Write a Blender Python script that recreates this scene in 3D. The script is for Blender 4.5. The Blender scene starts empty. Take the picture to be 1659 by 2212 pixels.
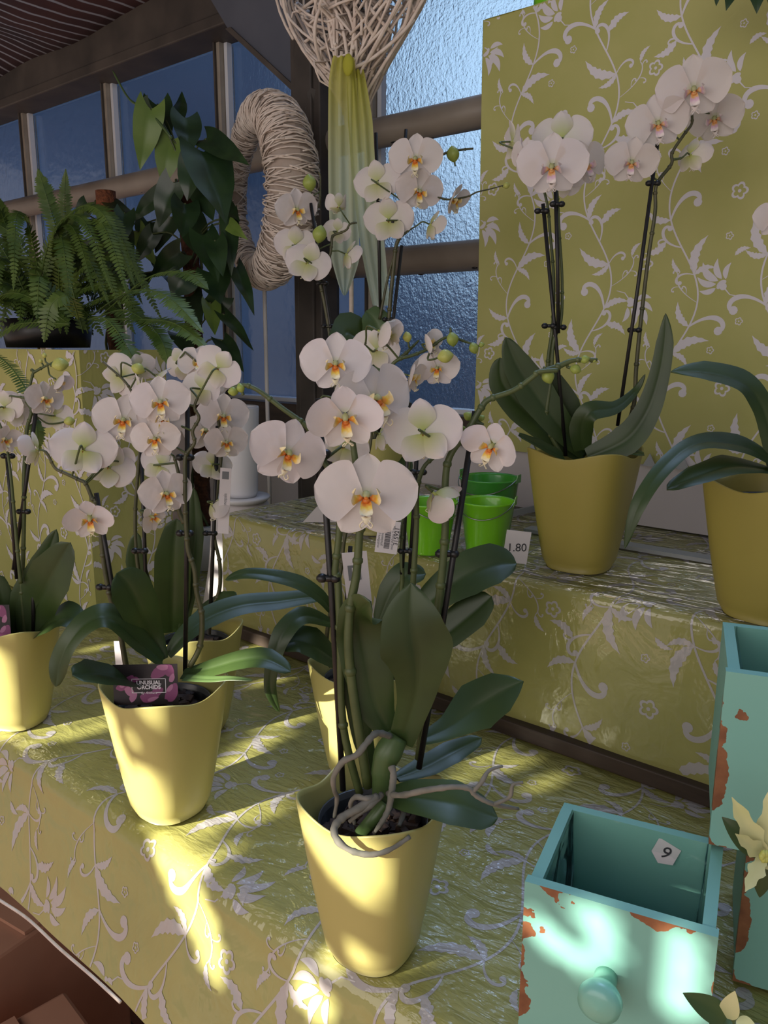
import bpy, math, random
import numpy as np
from mathutils import Vector, Matrix, noise
C = bpy.context.scene
COL = C.collection
random.seed(7)
PI = math.pi
# ------------------------------------------------------------------ camera
CAM = Vector((0, 0, 1.30))
FPX = 1725.0
def _cam():
    p, r, a = math.radians(12), math.radians(0.3), math.radians(39.7)
    F = Vector((-math.sin(a)*math.cos(p), math.cos(a)*math.cos(p), -math.sin(p)))
    R = Vector((math.cos(a), math.sin(a), 0)); U = R.cross(F)
    return R*math.cos(r)+U*math.sin(r), U*math.cos(r)-R*math.sin(r), F
RT, UP, FW = _cam()
cam = bpy.data.cameras.new('camera'); camo = bpy.data.objects.new('camera', cam); COL.objects.link(camo)
m = Matrix.Identity(4)
for i in range(3):
    m[i][0] = RT[i]; m[i][1] = UP[i]; m[i][2] = -FW[i]; m[i][3] = CAM[i]
camo.matrix_world = m
cam.sensor_fit = 'VERTICAL'; cam.sensor_height = 36; cam.lens = FPX/2212*36; cam.clip_start = .02
C.camera = camo
C.view_settings.view_transform = 'Standard'; C.view_settings.look = 'None'
C.view_settings.gamma = 1; C.view_settings.exposure = 0.0
C.cycles.max_bounces = 8; C.cycles.diffuse_bounces = 3; C.cycles.transmission_bounces = 6
C.cycles.transparent_max_bounces = 12; C.cycles.sample_clamp_indirect = 4
C.cycles.use_denoising = True
FH = Vector((FW.x, FW.y, 0)).normalized()
def ray(px, py): return FW + RT*((px-829.5)/FPX) - UP*((py-1106)/FPX)
def on_z(px, py, z):
    d = ray(px, py); return CAM + d*((z-CAM.z)/d.z)
def on_y(px, py, y):
    d = ray(px, py); return CAM + d*(y/d.y)
def on_p(px, py, base, off=0.0):                     # point on the upright plane through a plant
    d = ray(px, py); b = Vector((base[0], base[1], CAM.z))
    return CAM + d*(((b-CAM).dot(FH)+off)/d.dot(FH))
# ------------------------------------------------------------------ world and sun
AMB = 0.62
W = bpy.data.worlds.new('world'); C.world = W; W.use_nodes = True
nt = W.node_tree; nt.nodes.clear()
def N(t, **k):
    n = nt.nodes.new(t)
    for a, b in k.items(): setattr(n, a, b)
    return n
def L(a, b): nt.links.new(a, b)
tc = N('ShaderNodeTexCoord'); sep = N('ShaderNodeSeparateXYZ'); L(tc.outputs['Generated'], sep.inputs[0])
nz = N('ShaderNodeTexNoise'); nz.inputs['Scale'].default_value = 4.5; nz.inputs['Detail'].default_value = 2
L(tc.outputs['Generated'], nz.inputs['Vector'])
def mth(op, a, b=None, c=None, clamp=False):
    n = nt.nodes.new('ShaderNodeMath'); n.operation = op; n.use_clamp = clamp
    for i, v in enumerate((a, b, c)):
        if v is None: continue
        if isinstance(v, (int, float)): n.inputs[i].default_value = v
        else: nt.links.new(v, n.inputs[i])
    return n.outputs[0]
def mixc(f, a, b):
    n = nt.nodes.new('ShaderNodeMix'); n.data_type = 'RGBA'
    for i, v in ((0, f), (6, a), (7, b)):
        if isinstance(v, (int, float)): n.inputs[i].default_value = v
        elif isinstance(v, tuple): n.inputs[i].default_value = (*v, 1)
        else: nt.links.new(v, n.inputs[i])
    return n.outputs[2]
el = sep.outputs[2]
# behind the glass: dusky blue trees and sheds low down, a bright gap of sky towards the right
low = mixc(mth('MULTIPLY_ADD', nz.outputs[0], 2.4, -0.75, True), (.016, .029, .060), (.055, .090, .165))
dv = ray(1200, 150).normalized()
dotn = N('ShaderNodeVectorMath', operation='DOT_PRODUCT'); L(tc.outputs['Generated'], dotn.inputs[0]); dotn.inputs[1].default_value = dv
glow = mth('POWER', mth('MULTIPLY_ADD', mth('MAXIMUM', dotn.outputs['Value'], 0), 25.0, -24.0, True), 1.2)
win = mixc(glow, low, (.58, .86, 1.18))
up = mth('MULTIPLY_ADD', el, 7.0, -3.1, True)
win = mixc(up, win, (.46, .60, .86))
zd = N('ShaderNodeVectorMath', operation='DOT_PRODUCT'); L(tc.outputs['Generated'], zd.inputs[0]); zd.inputs[1].default_value = Vector((-.14, .38, .92)).normalized()
win = mixc(mth('MULTIPLY_ADD', zd.outputs['Value'], 80, -77.2, True), win, (3.0, 4.2, 6.8))  # bright sky spot added so the shelf film picks up blue streaks
room = mixc(mth('MULTIPLY_ADD', el, 1.2, .25, True), (.46, .40, .36), (.10, .11, .13))
side = mth('MULTIPLY_ADD', sep.outputs[1], 5.0, .4, True)
bg = N('ShaderNodeBackground'); L(mixc(side, room, win), bg.inputs[0]); bg.inputs[1].default_value = 1.0
wo = N('ShaderNodeOutputWorld'); L(bg.outputs[0], wo.inputs[0])
SAZ, SEL = math.radians(14.6), math.radians(23)
SDIR = Vector((math.sin(SAZ)*math.cos(SEL), math.cos(SAZ)*math.cos(SEL), -math.sin(SEL)))
sl = bpy.data.lights.new('sun', 'SUN'); sl.energy = 15.0; sl.angle = math.radians(.6); sl.color = (1, .95, .82)
so = bpy.data.objects.new('sun', sl); COL.objects.link(so); so.location = (-.5, -3, 4)
so.rotation_euler = SDIR.to_track_quat('-Z', 'Y').to_euler()
al = bpy.data.lights.new('rear_fill_light', 'AREA'); al.shape = 'RECTANGLE'; al.size = 3.4; al.size_y = 1.5; al.energy = 30; al.color = (1.0, .90, .84)  # soft fill added behind the camera to brighten surfaces facing it
ao = bpy.data.objects.new('rear_fill_light', al); COL.objects.link(ao); ao.location = (-.3, -1.42, 1.75)
ao.rotation_euler = (PI/2, 0, 0)
# ------------------------------------------------------------------ materials
MAT = {}
def new_mat(name, col=(.5, .5, .5), rough=.5, **k):
    global nt
    mt = bpy.data.materials.new(name); mt.use_nodes = True; nt = mt.node_tree
    b = nt.nodes['Principled BSDF']
    b.inputs['Base Color'].default_value = (*col, 1); b.inputs['Roughness'].default_value = rough
    for a, v in k.items(): b.inputs[a.replace('_', ' ')].default_value = v
    MAT[name] = mt
    return mt, b
def tex(kind='Noise', scale=5, detail=3, coord='Object', stretch=None, rough=.5, dist=0):
    t = nt.nodes.new('ShaderNodeTex'+kind); t.inputs['Scale'].default_value = scale
    if kind in ('Noise', 'Wave'): t.inputs['Detail'].default_value = detail
    if kind in ('Noise', 'Wave'): t.inputs['Distortion'].default_value = dist
    c = nt.nodes.new('ShaderNodeTexCoord')
    if stretch:
        mp = nt.nodes.new('ShaderNodeMapping'); mp.inputs['Scale'].default_value = stretch
        nt.links.new(c.outputs[coord], mp.inputs[0]); nt.links.new(mp.outputs[0], t.inputs['Vector'])
    else: nt.links.new(c.outputs[coord], t.inputs['Vector'])
    return t
def ramp(src, *stops):
    r = nt.nodes.new('ShaderNodeValToRGB'); e = r.color_ramp.elements
    while len(e) < len(stops): e.new(.5)
    for i, (p, c) in enumerate(stops): e[i].position = p; e[i].color = (*c, 1)
    nt.links.new(src, r.inputs[0]); return r.outputs[0]
def bump(b, h, strength=.3, dist=.01, sock='Normal'):
    n = nt.nodes.new('ShaderNodeBump'); n.inputs['Strength'].default_value = strength; n.inputs['Distance'].default_value = dist
    nt.links.new(h, n.inputs['Height']); nt.links.new(n.outputs[0], b.inputs[sock]); return n
def varied(name, c1, c2, scale, rough=.5, bumps=0, bd=.002, stretch=None, **k):
    mt, b = new_mat(name, c1, rough, **k); t = tex(scale=scale, stretch=stretch)
    nt.links.new(ramp(t.outputs[0], (.3, c1), (.7, c2)), b.inputs['Base Color'])
    if bumps: bump(b, t.outputs[0], bumps, bd)
    return mt
CLO, CLO2 = (.37, .35, .10), (.32, .31, .085)
MOT = (.47, .435, .42)
def film(name, c1, c2, coat, st=(1, 3.0, 1), amp=.55):
    mt, b = new_mat(name, c1, .5); t = tex(scale=9, detail=4)
    nt.links.new(ramp(t.outputs[0], (.35, c1), (.65, c2)), b.inputs['Base Color'])
    w = tex(scale=60, detail=3, stretch=st, dist=.6); v = tex(scale=13, detail=3, stretch=(st[0], st[1]*.75, 1), dist=1.2)
    h = mth('ADD', mth('MULTIPLY', w.outputs[0], .22), v.outputs[0])
    if coat:
        b.inputs['Coat Weight'].default_value = 1.0; b.inputs['Coat Roughness'].default_value = .05; b.inputs['Coat IOR'].default_value = 2.7 if amp > .9 else 1.65
        bump(b, h, amp, .13 if amp > .9 else .030 if amp > .5 else .012, 'Coat Normal'); bump(b, h, .25, .01)
    else:
        b.inputs['Roughness'].default_value = .62; bump(b, v.outputs[0], .15, .01)
film('cloth_film', CLO, CLO2, True); film('print_film', MOT, (.43, .40, .385), True)
film('shelf_film', CLO, CLO2, True, (.35, 1.7, 1), 1.0); film('print_shelf', MOT, (.44, .41, .41), True, (.35, 1.7, 1), 1.0)
film('drape_film', CLO, CLO2, True, (1, 1, .6), .30); film('print_drape', MOT, (.44, .41, .41), True, (1, 1, .6), .30)
film('cloth_matte', (.43, .42, .14), (.39, .39, .115), False); film('print_matte', (.66, .63, .65), (.62, .6, .63), False)
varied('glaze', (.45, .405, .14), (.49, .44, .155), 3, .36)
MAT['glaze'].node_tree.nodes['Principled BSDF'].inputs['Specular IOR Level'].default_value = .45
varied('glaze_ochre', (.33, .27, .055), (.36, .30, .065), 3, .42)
varied('leaf', (.022, .043, .010), (.042, .074, .016), 14, .42, .08, .002)
varied('leaf_light', (.05, .095, .03), (.08, .13, .04), 14, .38)
varied('philo', (.012, .03, .012), (.03, .065, .02), 18, .3, .1, .002)
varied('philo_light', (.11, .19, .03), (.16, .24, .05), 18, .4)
varied('fern', (.040, .085, .012), (.11, .17, .026), 20, .5)
varied('stem', (.05, .072, .02), (.085, .11, .035), 40, .45)
varied('stem_brown', (.045, .05, .02), (.09, .085, .035), 40, .45)
varied('stake', (.006, .006, .006), (.014, .012, .011), 80, .45)
varied('root', (.13, .13, .105), (.24, .22, .18), 60, .75, .3, .002)
varied('bark', (.018, .010, .007), (.07, .035, .02), 60, .85, .7, .006)
varied('moss', (.035, .015, .008), (.12, .045, .02), 90, .95, .9, .01)
varied('moss_top', (.12, .04, .018), (.25, .08, .03), 90, .95, .9, .01)
varied('bud', (.40, .44, .07), (.50, .50, .16), 30, .45)
varied('bud_green', (.22, .30, .05), (.33, .38, .08), 30, .45)
varied('rattan', (.60, .50, .42), (.76, .68, .60), 50, .8, .3, .002)
varied('rattan_core', (.34, .27, .22), (.44, .37, .31), 30, .9)
varied('wood_dark', (.035, .022, .015), (.07, .045, .03), 8, .6, .2, .003, stretch=(1, 8, 8))
varied('steel', (.21, .175, .14), (.31, .265, .215), 7, .45)
varied('steel_dark', (.045, .038, .033), (.09, .075, .062), 9, .6)
varied('blue_steel', (.075, .085, .11), (.11, .12, .15), 5, .55)
varied('frame_paint', (.30, .26, .21), (.40, .36, .30), 15, .5)
new_mat('white_metal', (.72, .75, .80), .3)
varied('plaster', (.56, .52, .52), (.66, .62, .62), 4, .8, .15, .004)
varied('ledge', (.33, .35, .36), (.42, .44, .45), 6, .5)
new_mat('ceramic', (.72, .72, .75), .25)
new_mat('white_wood', (.62, .60, .57), .55)
new_mat('paper', (.66, .62, .62), .6)
new_mat('ink', (.03, .03, .035), .6)
new_mat('grey_ink', (.16, .17, .18), .6)
new_mat('clip', (.008, .008, .008), .4)
new_mat('lime', (.20, .60, .015), .28, Coat_Weight=.5)
new_mat('grass_green', (.055, .33, .035), .25, Coat_Weight=.5)
new_mat('wire', (.35, .36, .35), .3, Metallic=1.0)
new_mat('card_black', (.012, .008, .010), .35)
new_mat('card_pink', (.20, .045, .13), .4); new_mat('card_rose', (.36, .14, .25), .4); new_mat('card_text', (.75, .70, .72), .5)
new_mat('nursery_pot', (.055, .06, .065), .25)
varied('bract', (.55, .58, .25), (.66, .66, .38), 20, .5)
varied('brick', (.38, .18, .11), (.52, .28, .18), 5, .85, .3, .006)
def paver():
    mt, b = new_mat('floor_dark', (.2, .1, .06), .85); t = nt.nodes.new('ShaderNodeTexBrick'); c = nt.nodes.new('ShaderNodeTexCoord')
    t.inputs['Scale'].default_value = 5.0; t.inputs['Color1'].default_value = (.26, .12, .075, 1); t.inputs['Color2'].default_value = (.18, .085, .055, 1); t.inputs['Mortar'].default_value = (.05, .035, .03, 1); t.inputs['Mortar Size'].default_value = .012
    nt.links.new(c.outputs['Object'], t.inputs['Vector']); nt.links.new(t.outputs[0], b.inputs['Base Color'])
paver()
# paint with chipped edges
def chipped():
    mt, b = new_mat('turquoise', (.20, .44, .37), .5)
    n = tex(scale=5, detail=2); n2 = tex(scale=38, detail=4)
    paint = ramp(n.outputs[0], (.3, (.19, .43, .36)), (.7, (.235, .49, .41)))
    wood = ramp(n2.outputs[0], (.3, (.14, .045, .018)), (.7, (.36, .15, .06)))
    at = nt.nodes.new('ShaderNodeAttribute'); at.attribute_name = 'edge'
    n3 = tex(scale=17, detail=5)
    thr = mth('MULTIPLY', mth('MAXIMUM', mth('SUBTRACT', n3.outputs[0], .47), 0), .085)
    k = mth('LESS_THAN', at.outputs['Fac'], thr)
    nt.links.new(mixc(k, paint, wood), b.inputs['Base Color'])
    bump(b, mth('SUBTRACT', 1.0, k), .6, .001)
chipped()
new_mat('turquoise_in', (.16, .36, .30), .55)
varied('turquoise_plain', (.18, .42, .35), (.225, .47, .39), 5, .5)
new_mat('knob', (.21, .49, .39), .3, Coat_Weight=.3)
# translucent petals
def petal_mat(name, back, base=(.76, .69, .67)):
    global nt
    mt = bpy.data.materials.new(name); mt.use_nodes = True; nt = mt.node_tree; nt.nodes.clear()
    c = nt.nodes.new('ShaderNodeTexCoord'); ln = nt.nodes.new('ShaderNodeVectorMath'); ln.operation = 'LENGTH'
    nt.links.new(c.outputs['Object'], ln.inputs[0])
    r = ramp(ln.outputs['Value'], (.06, (.66, .66, .42)), (.22, base))
    rb = ramp(ln.outputs['Value'], (.1, back), (.75, base))
    g = nt.nodes.new('ShaderNodeNewGeometry'); oi = nt.nodes.new('ShaderNodeObjectInfo')
    col = mixc(g.outputs['Backfacing'], rb, r)
    col = mixc(mth('MULTIPLY', oi.outputs['Random'], .22), col, (.74, .69, .55))
    d = nt.nodes.new('ShaderNodeBsdfPrincipled'); d.inputs['Roughness'].default_value = .55; nt.links.new(col, d.inputs['Base Color'])
    t = nt.nodes.new('ShaderNodeBsdfTranslucent'); nt.links.new(col, t.inputs[0])
    w = tex(kind='Noise', scale=3, detail=1); bp = bump(d, w.outputs[0], .06, .02)
    mx = nt.nodes.new('ShaderNodeMixShader'); mx.inputs[0].default_value = .3
    nt.links.new(d.outputs[0], mx.inputs[1]); nt.links.new(t.outputs[0], mx.inputs[2])
    o = nt.nodes.new('ShaderNodeOutputMaterial'); nt.links.new(mx.outputs[0], o.inputs[0]); MAT[name] = mt
petal_mat('petal', (.78, .76, .62)); petal_mat('sepal', (.46, .52, .12))
def lip_mat(name, c0, c1, c2, c3):
    mt, b = new_mat(name, c1, .45)
    c = nt.nodes.new('ShaderNodeTexCoord'); mp = nt.nodes.new('ShaderNodeVectorMath'); mp.operation = 'DISTANCE'
    nt.links.new(c.outputs['Object'], mp.inputs[0]); mp.inputs[1].default_value = (0, -.07, .14)
    n = tex(scale=14, detail=2)
    d = mth('ADD', mp.outputs['Value'], mth('MULTIPLY_ADD', n.outputs[0], .16, -.08))
    nt.links.new(ramp(d, (.05, c0), (.13, c1), (.21, c2), (.33, c3)), b.inputs['Base Color'])
lip_mat('lip', (.50, .09, .02), (.72, .24, .03), (.80, .55, .07), (.80, .74, .52))
lip_mat('lip_pink', (.66, .22, .08), (.70, .42, .14), (.66, .42, .55), (.78, .70, .66))
# window glass
def glass(name, bscale, bstr, rough, tint):
    global nt
    mt = bpy.data.materials.new(name); mt.use_nodes = True; nt = mt.node_tree; nt.nodes.clear()
    g = nt.nodes.new('ShaderNodeBsdfPrincipled')
    g.inputs['Base Color'].default_value = (*tint, 1); g.inputs['Transmission Weight'].default_value = 1
    g.inputs['Roughness'].default_value = rough; g.inputs['IOR'].default_value = 1.45
    n = tex(scale=bscale, detail=3, coord='Object', stretch=(1, 1, .8)); bump(g, n.outputs[0], bstr, .003)
    o = nt.nodes.new('ShaderNodeOutputMaterial'); nt.links.new(g.outputs[0], o.inputs[0]); MAT[name] = mt
glass('pane_ripple', 120, .55, .06, (.93, .96, 1.0)); glass('pane_frost', 40, .4, .12, (.85, .9, 1.0))
def ribbon_mat():
    global nt
    mt = bpy.data.materials.new('ribbon'); mt.use_nodes = True; nt = mt.node_tree; nt.nodes.clear()
    at = nt.nodes.new('ShaderNodeAttribute'); at.attribute_name = 'edge'
    col = ramp(at.outputs['Fac'], (0, (.62, .62, .10)), (.25, (.66, .66, .22)), (.5, (.68, .74, .48)), (1, (.62, .74, .62)))
    d = nt.nodes.new('ShaderNodeBsdfDiffuse'); nt.links.new(col, d.inputs[0])
    t = nt.nodes.new('ShaderNodeBsdfTranslucent'); nt.links.new(col, t.inputs[0])
    tr = nt.nodes.new('ShaderNodeBsdfTransparent')
    a = nt.nodes.new('ShaderNodeMixShader'); a.inputs[0].default_value = .45; nt.links.new(d.outputs[0], a.inputs[1]); nt.links.new(t.outputs[0], a.inputs[2])
    b2 = nt.nodes.new('ShaderNodeMixShader'); b2.inputs[0].default_value = .12; nt.links.new(a.outputs[0], b2.inputs[1]); nt.links.new(tr.outputs[0], b2.inputs[2])
    o = nt.nodes.new('ShaderNodeOutputMaterial'); nt.links.new(b2.outputs[0], o.inputs[0]); MAT['ribbon'] = mt
ribbon_mat()
def liner_mat():
    global nt
    mt = bpy.data.materials.new('liner'); mt.use_nodes = True; nt = mt.node_tree; nt.nodes.clear()
    tr = nt.nodes.new('ShaderNodeBsdfTransparent'); tr.inputs[0].default_value = (.93, .96, .95, 1)
    gl = nt.nodes.new('ShaderNodeBsdfGlossy'); gl.inputs['Roughness'].default_value = .12
    n = tex(scale=14, detail=2, dist=1.0); bump(gl, n.outputs[0], .8, .02)
    fr = nt.nodes.new('ShaderNodeLayerWeight'); fr.inputs[0].default_value = .25
    mx = nt.nodes.new('ShaderNodeMixShader'); nt.links.new(fr.outputs['Fresnel'], mx.inputs[0])
    nt.links.new(tr.outputs[0], mx.inputs[1]); nt.links.new(gl.outputs[0], mx.inputs[2])
    o = nt.nodes.new('ShaderNodeOutputMaterial'); nt.links.new(mx.outputs[0], o.inputs[0]); MAT['liner'] = mt
liner_mat()
def net_mat():
    mt, b = new_mat('shade_net', (.05, .02, .03), .9)
    w = tex(kind='Wave', scale=15, detail=1, coord='Object', stretch=(.45, 1, 1), dist=4.0); w.inputs['Detail Scale'].default_value = .35
    n = tex(scale=2.2, detail=3)
    a = ramp(n.outputs[0], (.35, (.020, .012, .022)), (.7, (.09, .032, .030)))
    st = ramp(w.outputs[0], (.86, (0, 0, 0)), (.95, (1, 1, 1)))
    nt.links.new(mixc(st, a, (.30, .34, .42)), b.inputs['Base Color'])
net_mat()
# ------------------------------------------------------------------ mesh builder
class MB:
    def __init__(s): s.v = []; s.f = []; s.m = []; s.e = []
    def add(s, vs, fs, mi=0, ed=None):
        o = len(s.v); s.v += [tuple(p) for p in vs]; s.f += [tuple(i+o for i in f) for f in fs]; s.m += [mi]*len(fs)
        s.e += list(ed) if ed else [1.0]*len(vs); return s
    def grid(s, fn, nu, nv, mi=0, closeu=False, ed=None):
        vs = [fn(i/nu, j/nv) for j in range(nv+1) for i in range(nu+(0 if closeu else 1))]
        w = nu if closeu else nu+1
        fs = [(j*w+i, j*w+(i+1) % w, (j+1)*w+(i+1) % w, (j+1)*w+i) for j in range(nv) for i in range(nu)]
        e = [ed(i/nu, j/nv) for j in range(nv+1) for i in range(w)] if ed else None
        return s.add(vs, fs, mi, e)
    def tube(s, pts, rad, seg=8, mi=0, cap=True):
        pts = [Vector(p) for p in pts]; n = len(pts)
        if not hasattr(rad, '__len__'): rad = [rad]*n
        t = [(pts[min(i+1, n-1)]-pts[max(i-1, 0)]).normalized() for i in range(n)]
        a = t[0].orthogonal().normalized(); vs = []
        for i in range(n):
            a = (a - t[i]*a.dot(t[i])).normalized(); b = t[i].cross(a)
            for k in range(seg):
                q = 2*PI*k/seg; vs.append(pts[i]+(a*math.cos(q)+b*math.sin(q))*rad[i])
        fs = [(i*seg+k, i*seg+(k+1) % seg, (i+1)*seg+(k+1) % seg, (i+1)*seg+k) for i in range(n-1) for k in range(seg)]
        if cap: fs += [tuple(reversed(range(seg))), tuple(range((n-1)*seg, n*seg))]
        return s.add(vs, fs, mi)
    def lathe(s, prof, c=(0, 0, 0), seg=32, mi=0, sq=None):
        vs = []
        for k_, (r, z) in enumerate(prof):
            for k in range(seg):
                q = 2*PI*k/seg; vs.append((c[0]+r*math.cos(q), c[1]+r*math.sin(q), c[2]+z))
        fs = [(i*seg+k, i*seg+(k+1) % seg, (i+1)*seg+(k+1) % seg, (i+1)*seg+k) for i in range(len(prof)-1) for k in range(seg)]
        return s.add(vs, fs, mi)
    def ell(s, c, r, mi=0, M=None, nu=14, nv=9):
        c = Vector(c)
        def fn(u, v):
            p = Vector((r[0]*math.cos(2*PI*u)*math.sin(PI*v), r[1]*math.sin(2*PI*u)*math.sin(PI*v), r[2]*math.cos(PI*v)))
            return c+(M @ p if M else p)
        return s.grid(fn, nu, nv, mi, True)
    def box(s, c, d, mi=0, M=None):
        c = Vector(c); vs = []
        for i in range(8):
            p = Vector(((i & 1)-.5, (i >> 1 & 1)-.5, (i >> 2 & 1)-.5)); p = Vector((p.x*d[0], p.y*d[1], p.z*d[2]))
            vs.append(c+(M @ p if M else p))
        return s.add(vs, [(0, 2, 3, 1), (4, 5, 7, 6), (0, 1, 5, 4), (2, 6, 7, 3), (0, 4, 6, 2), (1, 3, 7, 5)], mi)
    def prism(s, pts, dv, mi=0):
        n = len(pts); a = [Vector(p) for p in pts]; b = [p+Vector(dv) for p in a]
        return s.add(a+b, [tuple(range(n)), tuple(reversed(range(n, 2*n)))]+[(i, (i+1) % n, n+(i+1) % n, n+i) for i in range(n)], mi)
    def build(s, name, mats, parent=None, smooth=True, inv=None, bevel=0, solid=0):
        me = bpy.data.meshes.new(name)
        org = Vector((0, 0, 0)); vs = s.v
        if inv is not None: vs = [tuple(inv @ Vector(v)) for v in vs]
        elif parent is not None:
            q = parent
            while q: org += q.location; q = q.parent
            vs = [(v[0]-org.x, v[1]-org.y, v[2]-org.z) for v in vs]
        me.from_pydata(vs, [], s.f); me.polygons.foreach_set('material_index', s.m)
        if smooth: me.polygons.foreach_set('use_smooth', [True]*len(s.f))
        if any(e != 1.0 for e in s.e):
            at = me.attributes.new('edge', 'FLOAT', 'POINT'); at.data.foreach_set('value', s.e)
        for mm in ([mats] if isinstance(mats, str) else mats): me.materials.append(MAT[mm])
        me.update()
        o = bpy.data.objects.new(name, me); COL.objects.link(o)
        if parent is not None: o.parent = parent
        if bevel:
            b = o.modifiers.new('bevel', 'BEVEL'); b.width = bevel; b.segments = 2; b.limit_method = 'ANGLE'
        if solid:
            b = o.modifiers.new('thickness', 'SOLIDIFY'); b.thickness = solid; b.offset = 0
        return o
def tag(o, label=None, cat=None, group=None, kind=None):
    for k, v in (('label', label), ('category', cat), ('group', group), ('kind', kind)):
        if v: o[k] = v
    return o
def empty(name, loc, label, cat, group=None):
    o = bpy.data.objects.new(name, None); COL.objects.link(o); o.location = loc; o.empty_display_size = .02
    return tag(o, label, cat, group)
def smooth(pts, k=6):
    P = [Vector(p) for p in pts]
    if len(P) < 3: return [P[0].lerp(P[-1], i/k) for i in range(k+1)]
    out = []
    for i in range(len(P)-1):
        a, b, c, d = P[max(i-1, 0)], P[i], P[i+1], P[min(i+2, len(P)-1)]
        for j in range(k):
            t = j/k; out.append(.5*((2*b)+(c-a)*t+(2*a-5*b+4*c-d)*t*t+(3*b-a-3*c+d)*t*t*t))
    out.append(P[-1]); return out
def lerpl(l, t):
    x = t*(len(l)-1); i = min(int(x), len(l)-2); return l[i]+(l[i+1]-l[i])*(x-i)
# ------------------------------------------------------------------ printed vine pattern (2D, metres)
TILE = .30
def make_tile():
    rnd = random.Random(5); Q = []
    def stroke(P, w):
        n = len(P); a = []; b = []
        for i in range(n):
            t = (P[min(i+1, n-1)]-P[max(i-1, 0)]); t = t/(np.hypot(*t)+1e-9); p = np.array([-t[1], t[0]]); ww = lerpl(w, i/(n-1))*.88
            a.append(P[i]+p*ww); b.append(P[i]-p*ww)
        for i in range(n-1): Q.append([a[i], a[i+1], b[i+1], b[i]])
    def disc(c, r, n=10):
        q = [c+r*np.array([math.cos(2*PI*i/n), math.sin(2*PI*i/n)]) for i in range(n)]
        for i in range(0, n-2, 2): Q.append([q[0], q[i+1], q[i+2], q[(i+3) % n]] if i+3 < n else [q[0], q[i+1], q[i+2]])
    def leaf(c, a, l, w, saw=0, n=12):
        d = np.array([math.cos(a), math.sin(a)]); p = np.array([-d[1], d[0]]); P = []; ws = []
        for i in range(n+1):
            s = i/n; P.append(c+d*l*s+p*l*.16*math.sin(s*PI)); ws.append(max(.0002, .84*w*math.sin(PI*s**.8)**.9*(1-saw*(i % 2))))
        stroke(P, ws)
    def curl(c, a, l, turn, w, blob=True, n=22):
        P = [c]; p = c.copy(); h = a
        for i in range(n):
            s = i/n; h += turn*(.25+1.9*s*s)/n*1.15; p = p+np.array([math.cos(h), math.sin(h)])*l/n*(1.25-.75*s); P.append(p.copy())
        stroke(P, [w*.35, w*.6, w, w*.95, w*.6]); 
        if blob: disc(P[-1], w*1.5)
        return P
    def ring(c, r):
        n = 30; a = []; b = []
        for i in range(n+1):
            q = 2*PI*i/n; k = .72+.28*abs(math.cos(2.5*q)); d = np.array([math.cos(q), math.sin(q)]); a.append(c+d*r*k); b.append(c+d*r*(k-.27))
        for i in range(n): Q.append([a[i], a[i+1], b[i+1], b[i]])
        disc(c, r*.2)
    def lotus(c, a, r):
        d = lambda q: np.array([math.cos(q), math.sin(q)])
        for k, (q, l, w) in enumerate(((0, 1.15, .24), (.55, .95, .2), (-.55, .95, .2), (1.15, .75, .17), (-1.15, .75, .17))):
            leaf(c+d(a+q)*r*.32, a+q*.85, r*l, r*w, .0)
        n = 12; P0 = c-d(a)*r*.05
        for i in range(-3, 4):
            q = a+i*.32; disc(P0+d(q)*r*.22, r*.085, 8)
        disc(P0, r*.17); 
        stroke([P0-d(a)*r*.1, P0-d(a)*r*.5, P0-d(a+.3)*r*.9], [.0012, .0009, .0006])
    def vine(x0, ph, n=7):
        P = [np.array([x0+.028*math.sin(2*PI*(i/48)+ph), TILE*i/48]) for i in range(49)]
        stroke(P, [.0016]*2)
        for i in range(n):
            k = int((i+.3)*48/n); c = P[k]; t = P[k+1]-P[k]; h = math.atan2(t[1], t[0]); sd = 1 if i % 2 else -1
            typ = (i*3+int(ph*2)) % 4
            if typ == 0:
                curl(c, h+sd*.5, .085, sd*3.9, .0046); leaf(c, h-sd*.9, .045, .0085, .3)
            elif typ == 1:
                q = curl(c, h+sd*.9, .070, -sd*4.2, .0030); leaf(q[8], h+sd*1.5, .040, .009, .35); curl(q[5], h+sd*.2, .035, sd*4, .0016)
            elif typ == 2:
                leaf(c, h+sd*.7, .062, .0115, .3); leaf(c, h+sd*1.7, .034, .007, .3); curl(c, h-sd*.8, .05, -sd*4.4, .0022)
            else:
                q = curl(c, h+sd*1.1, .075, -sd*2.0, .0012, False); 
                for j in (6, 11, 16): curl(q[j], h+sd*(1.4 if j % 2 else -.2), .022, sd*4, .0011)
                leaf(q[-1], h+sd*.6, .026, .0055, .3)
    vine(.07, .4, 7); vine(.22, 2.9, 8)
    lotus(np.array([.135, .075]), 2.3, .034); lotus(np.array([.285, .205]), -.9, .034)
    ring(np.array([.150, .215]), .0135); ring(np.array([.008, .115]), .0125); ring(np.array([.140, .150]), .0065); ring(np.array([.165, .02]), .0065)
    ring(np.array([.125, .275]), .0065); leaf(np.array([.0, .03]), 1.2, .03, .008, .3); leaf(np.array([.15, .12]), .4, .025, .006, .3)
    return Q
TQ = make_tile()
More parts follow.
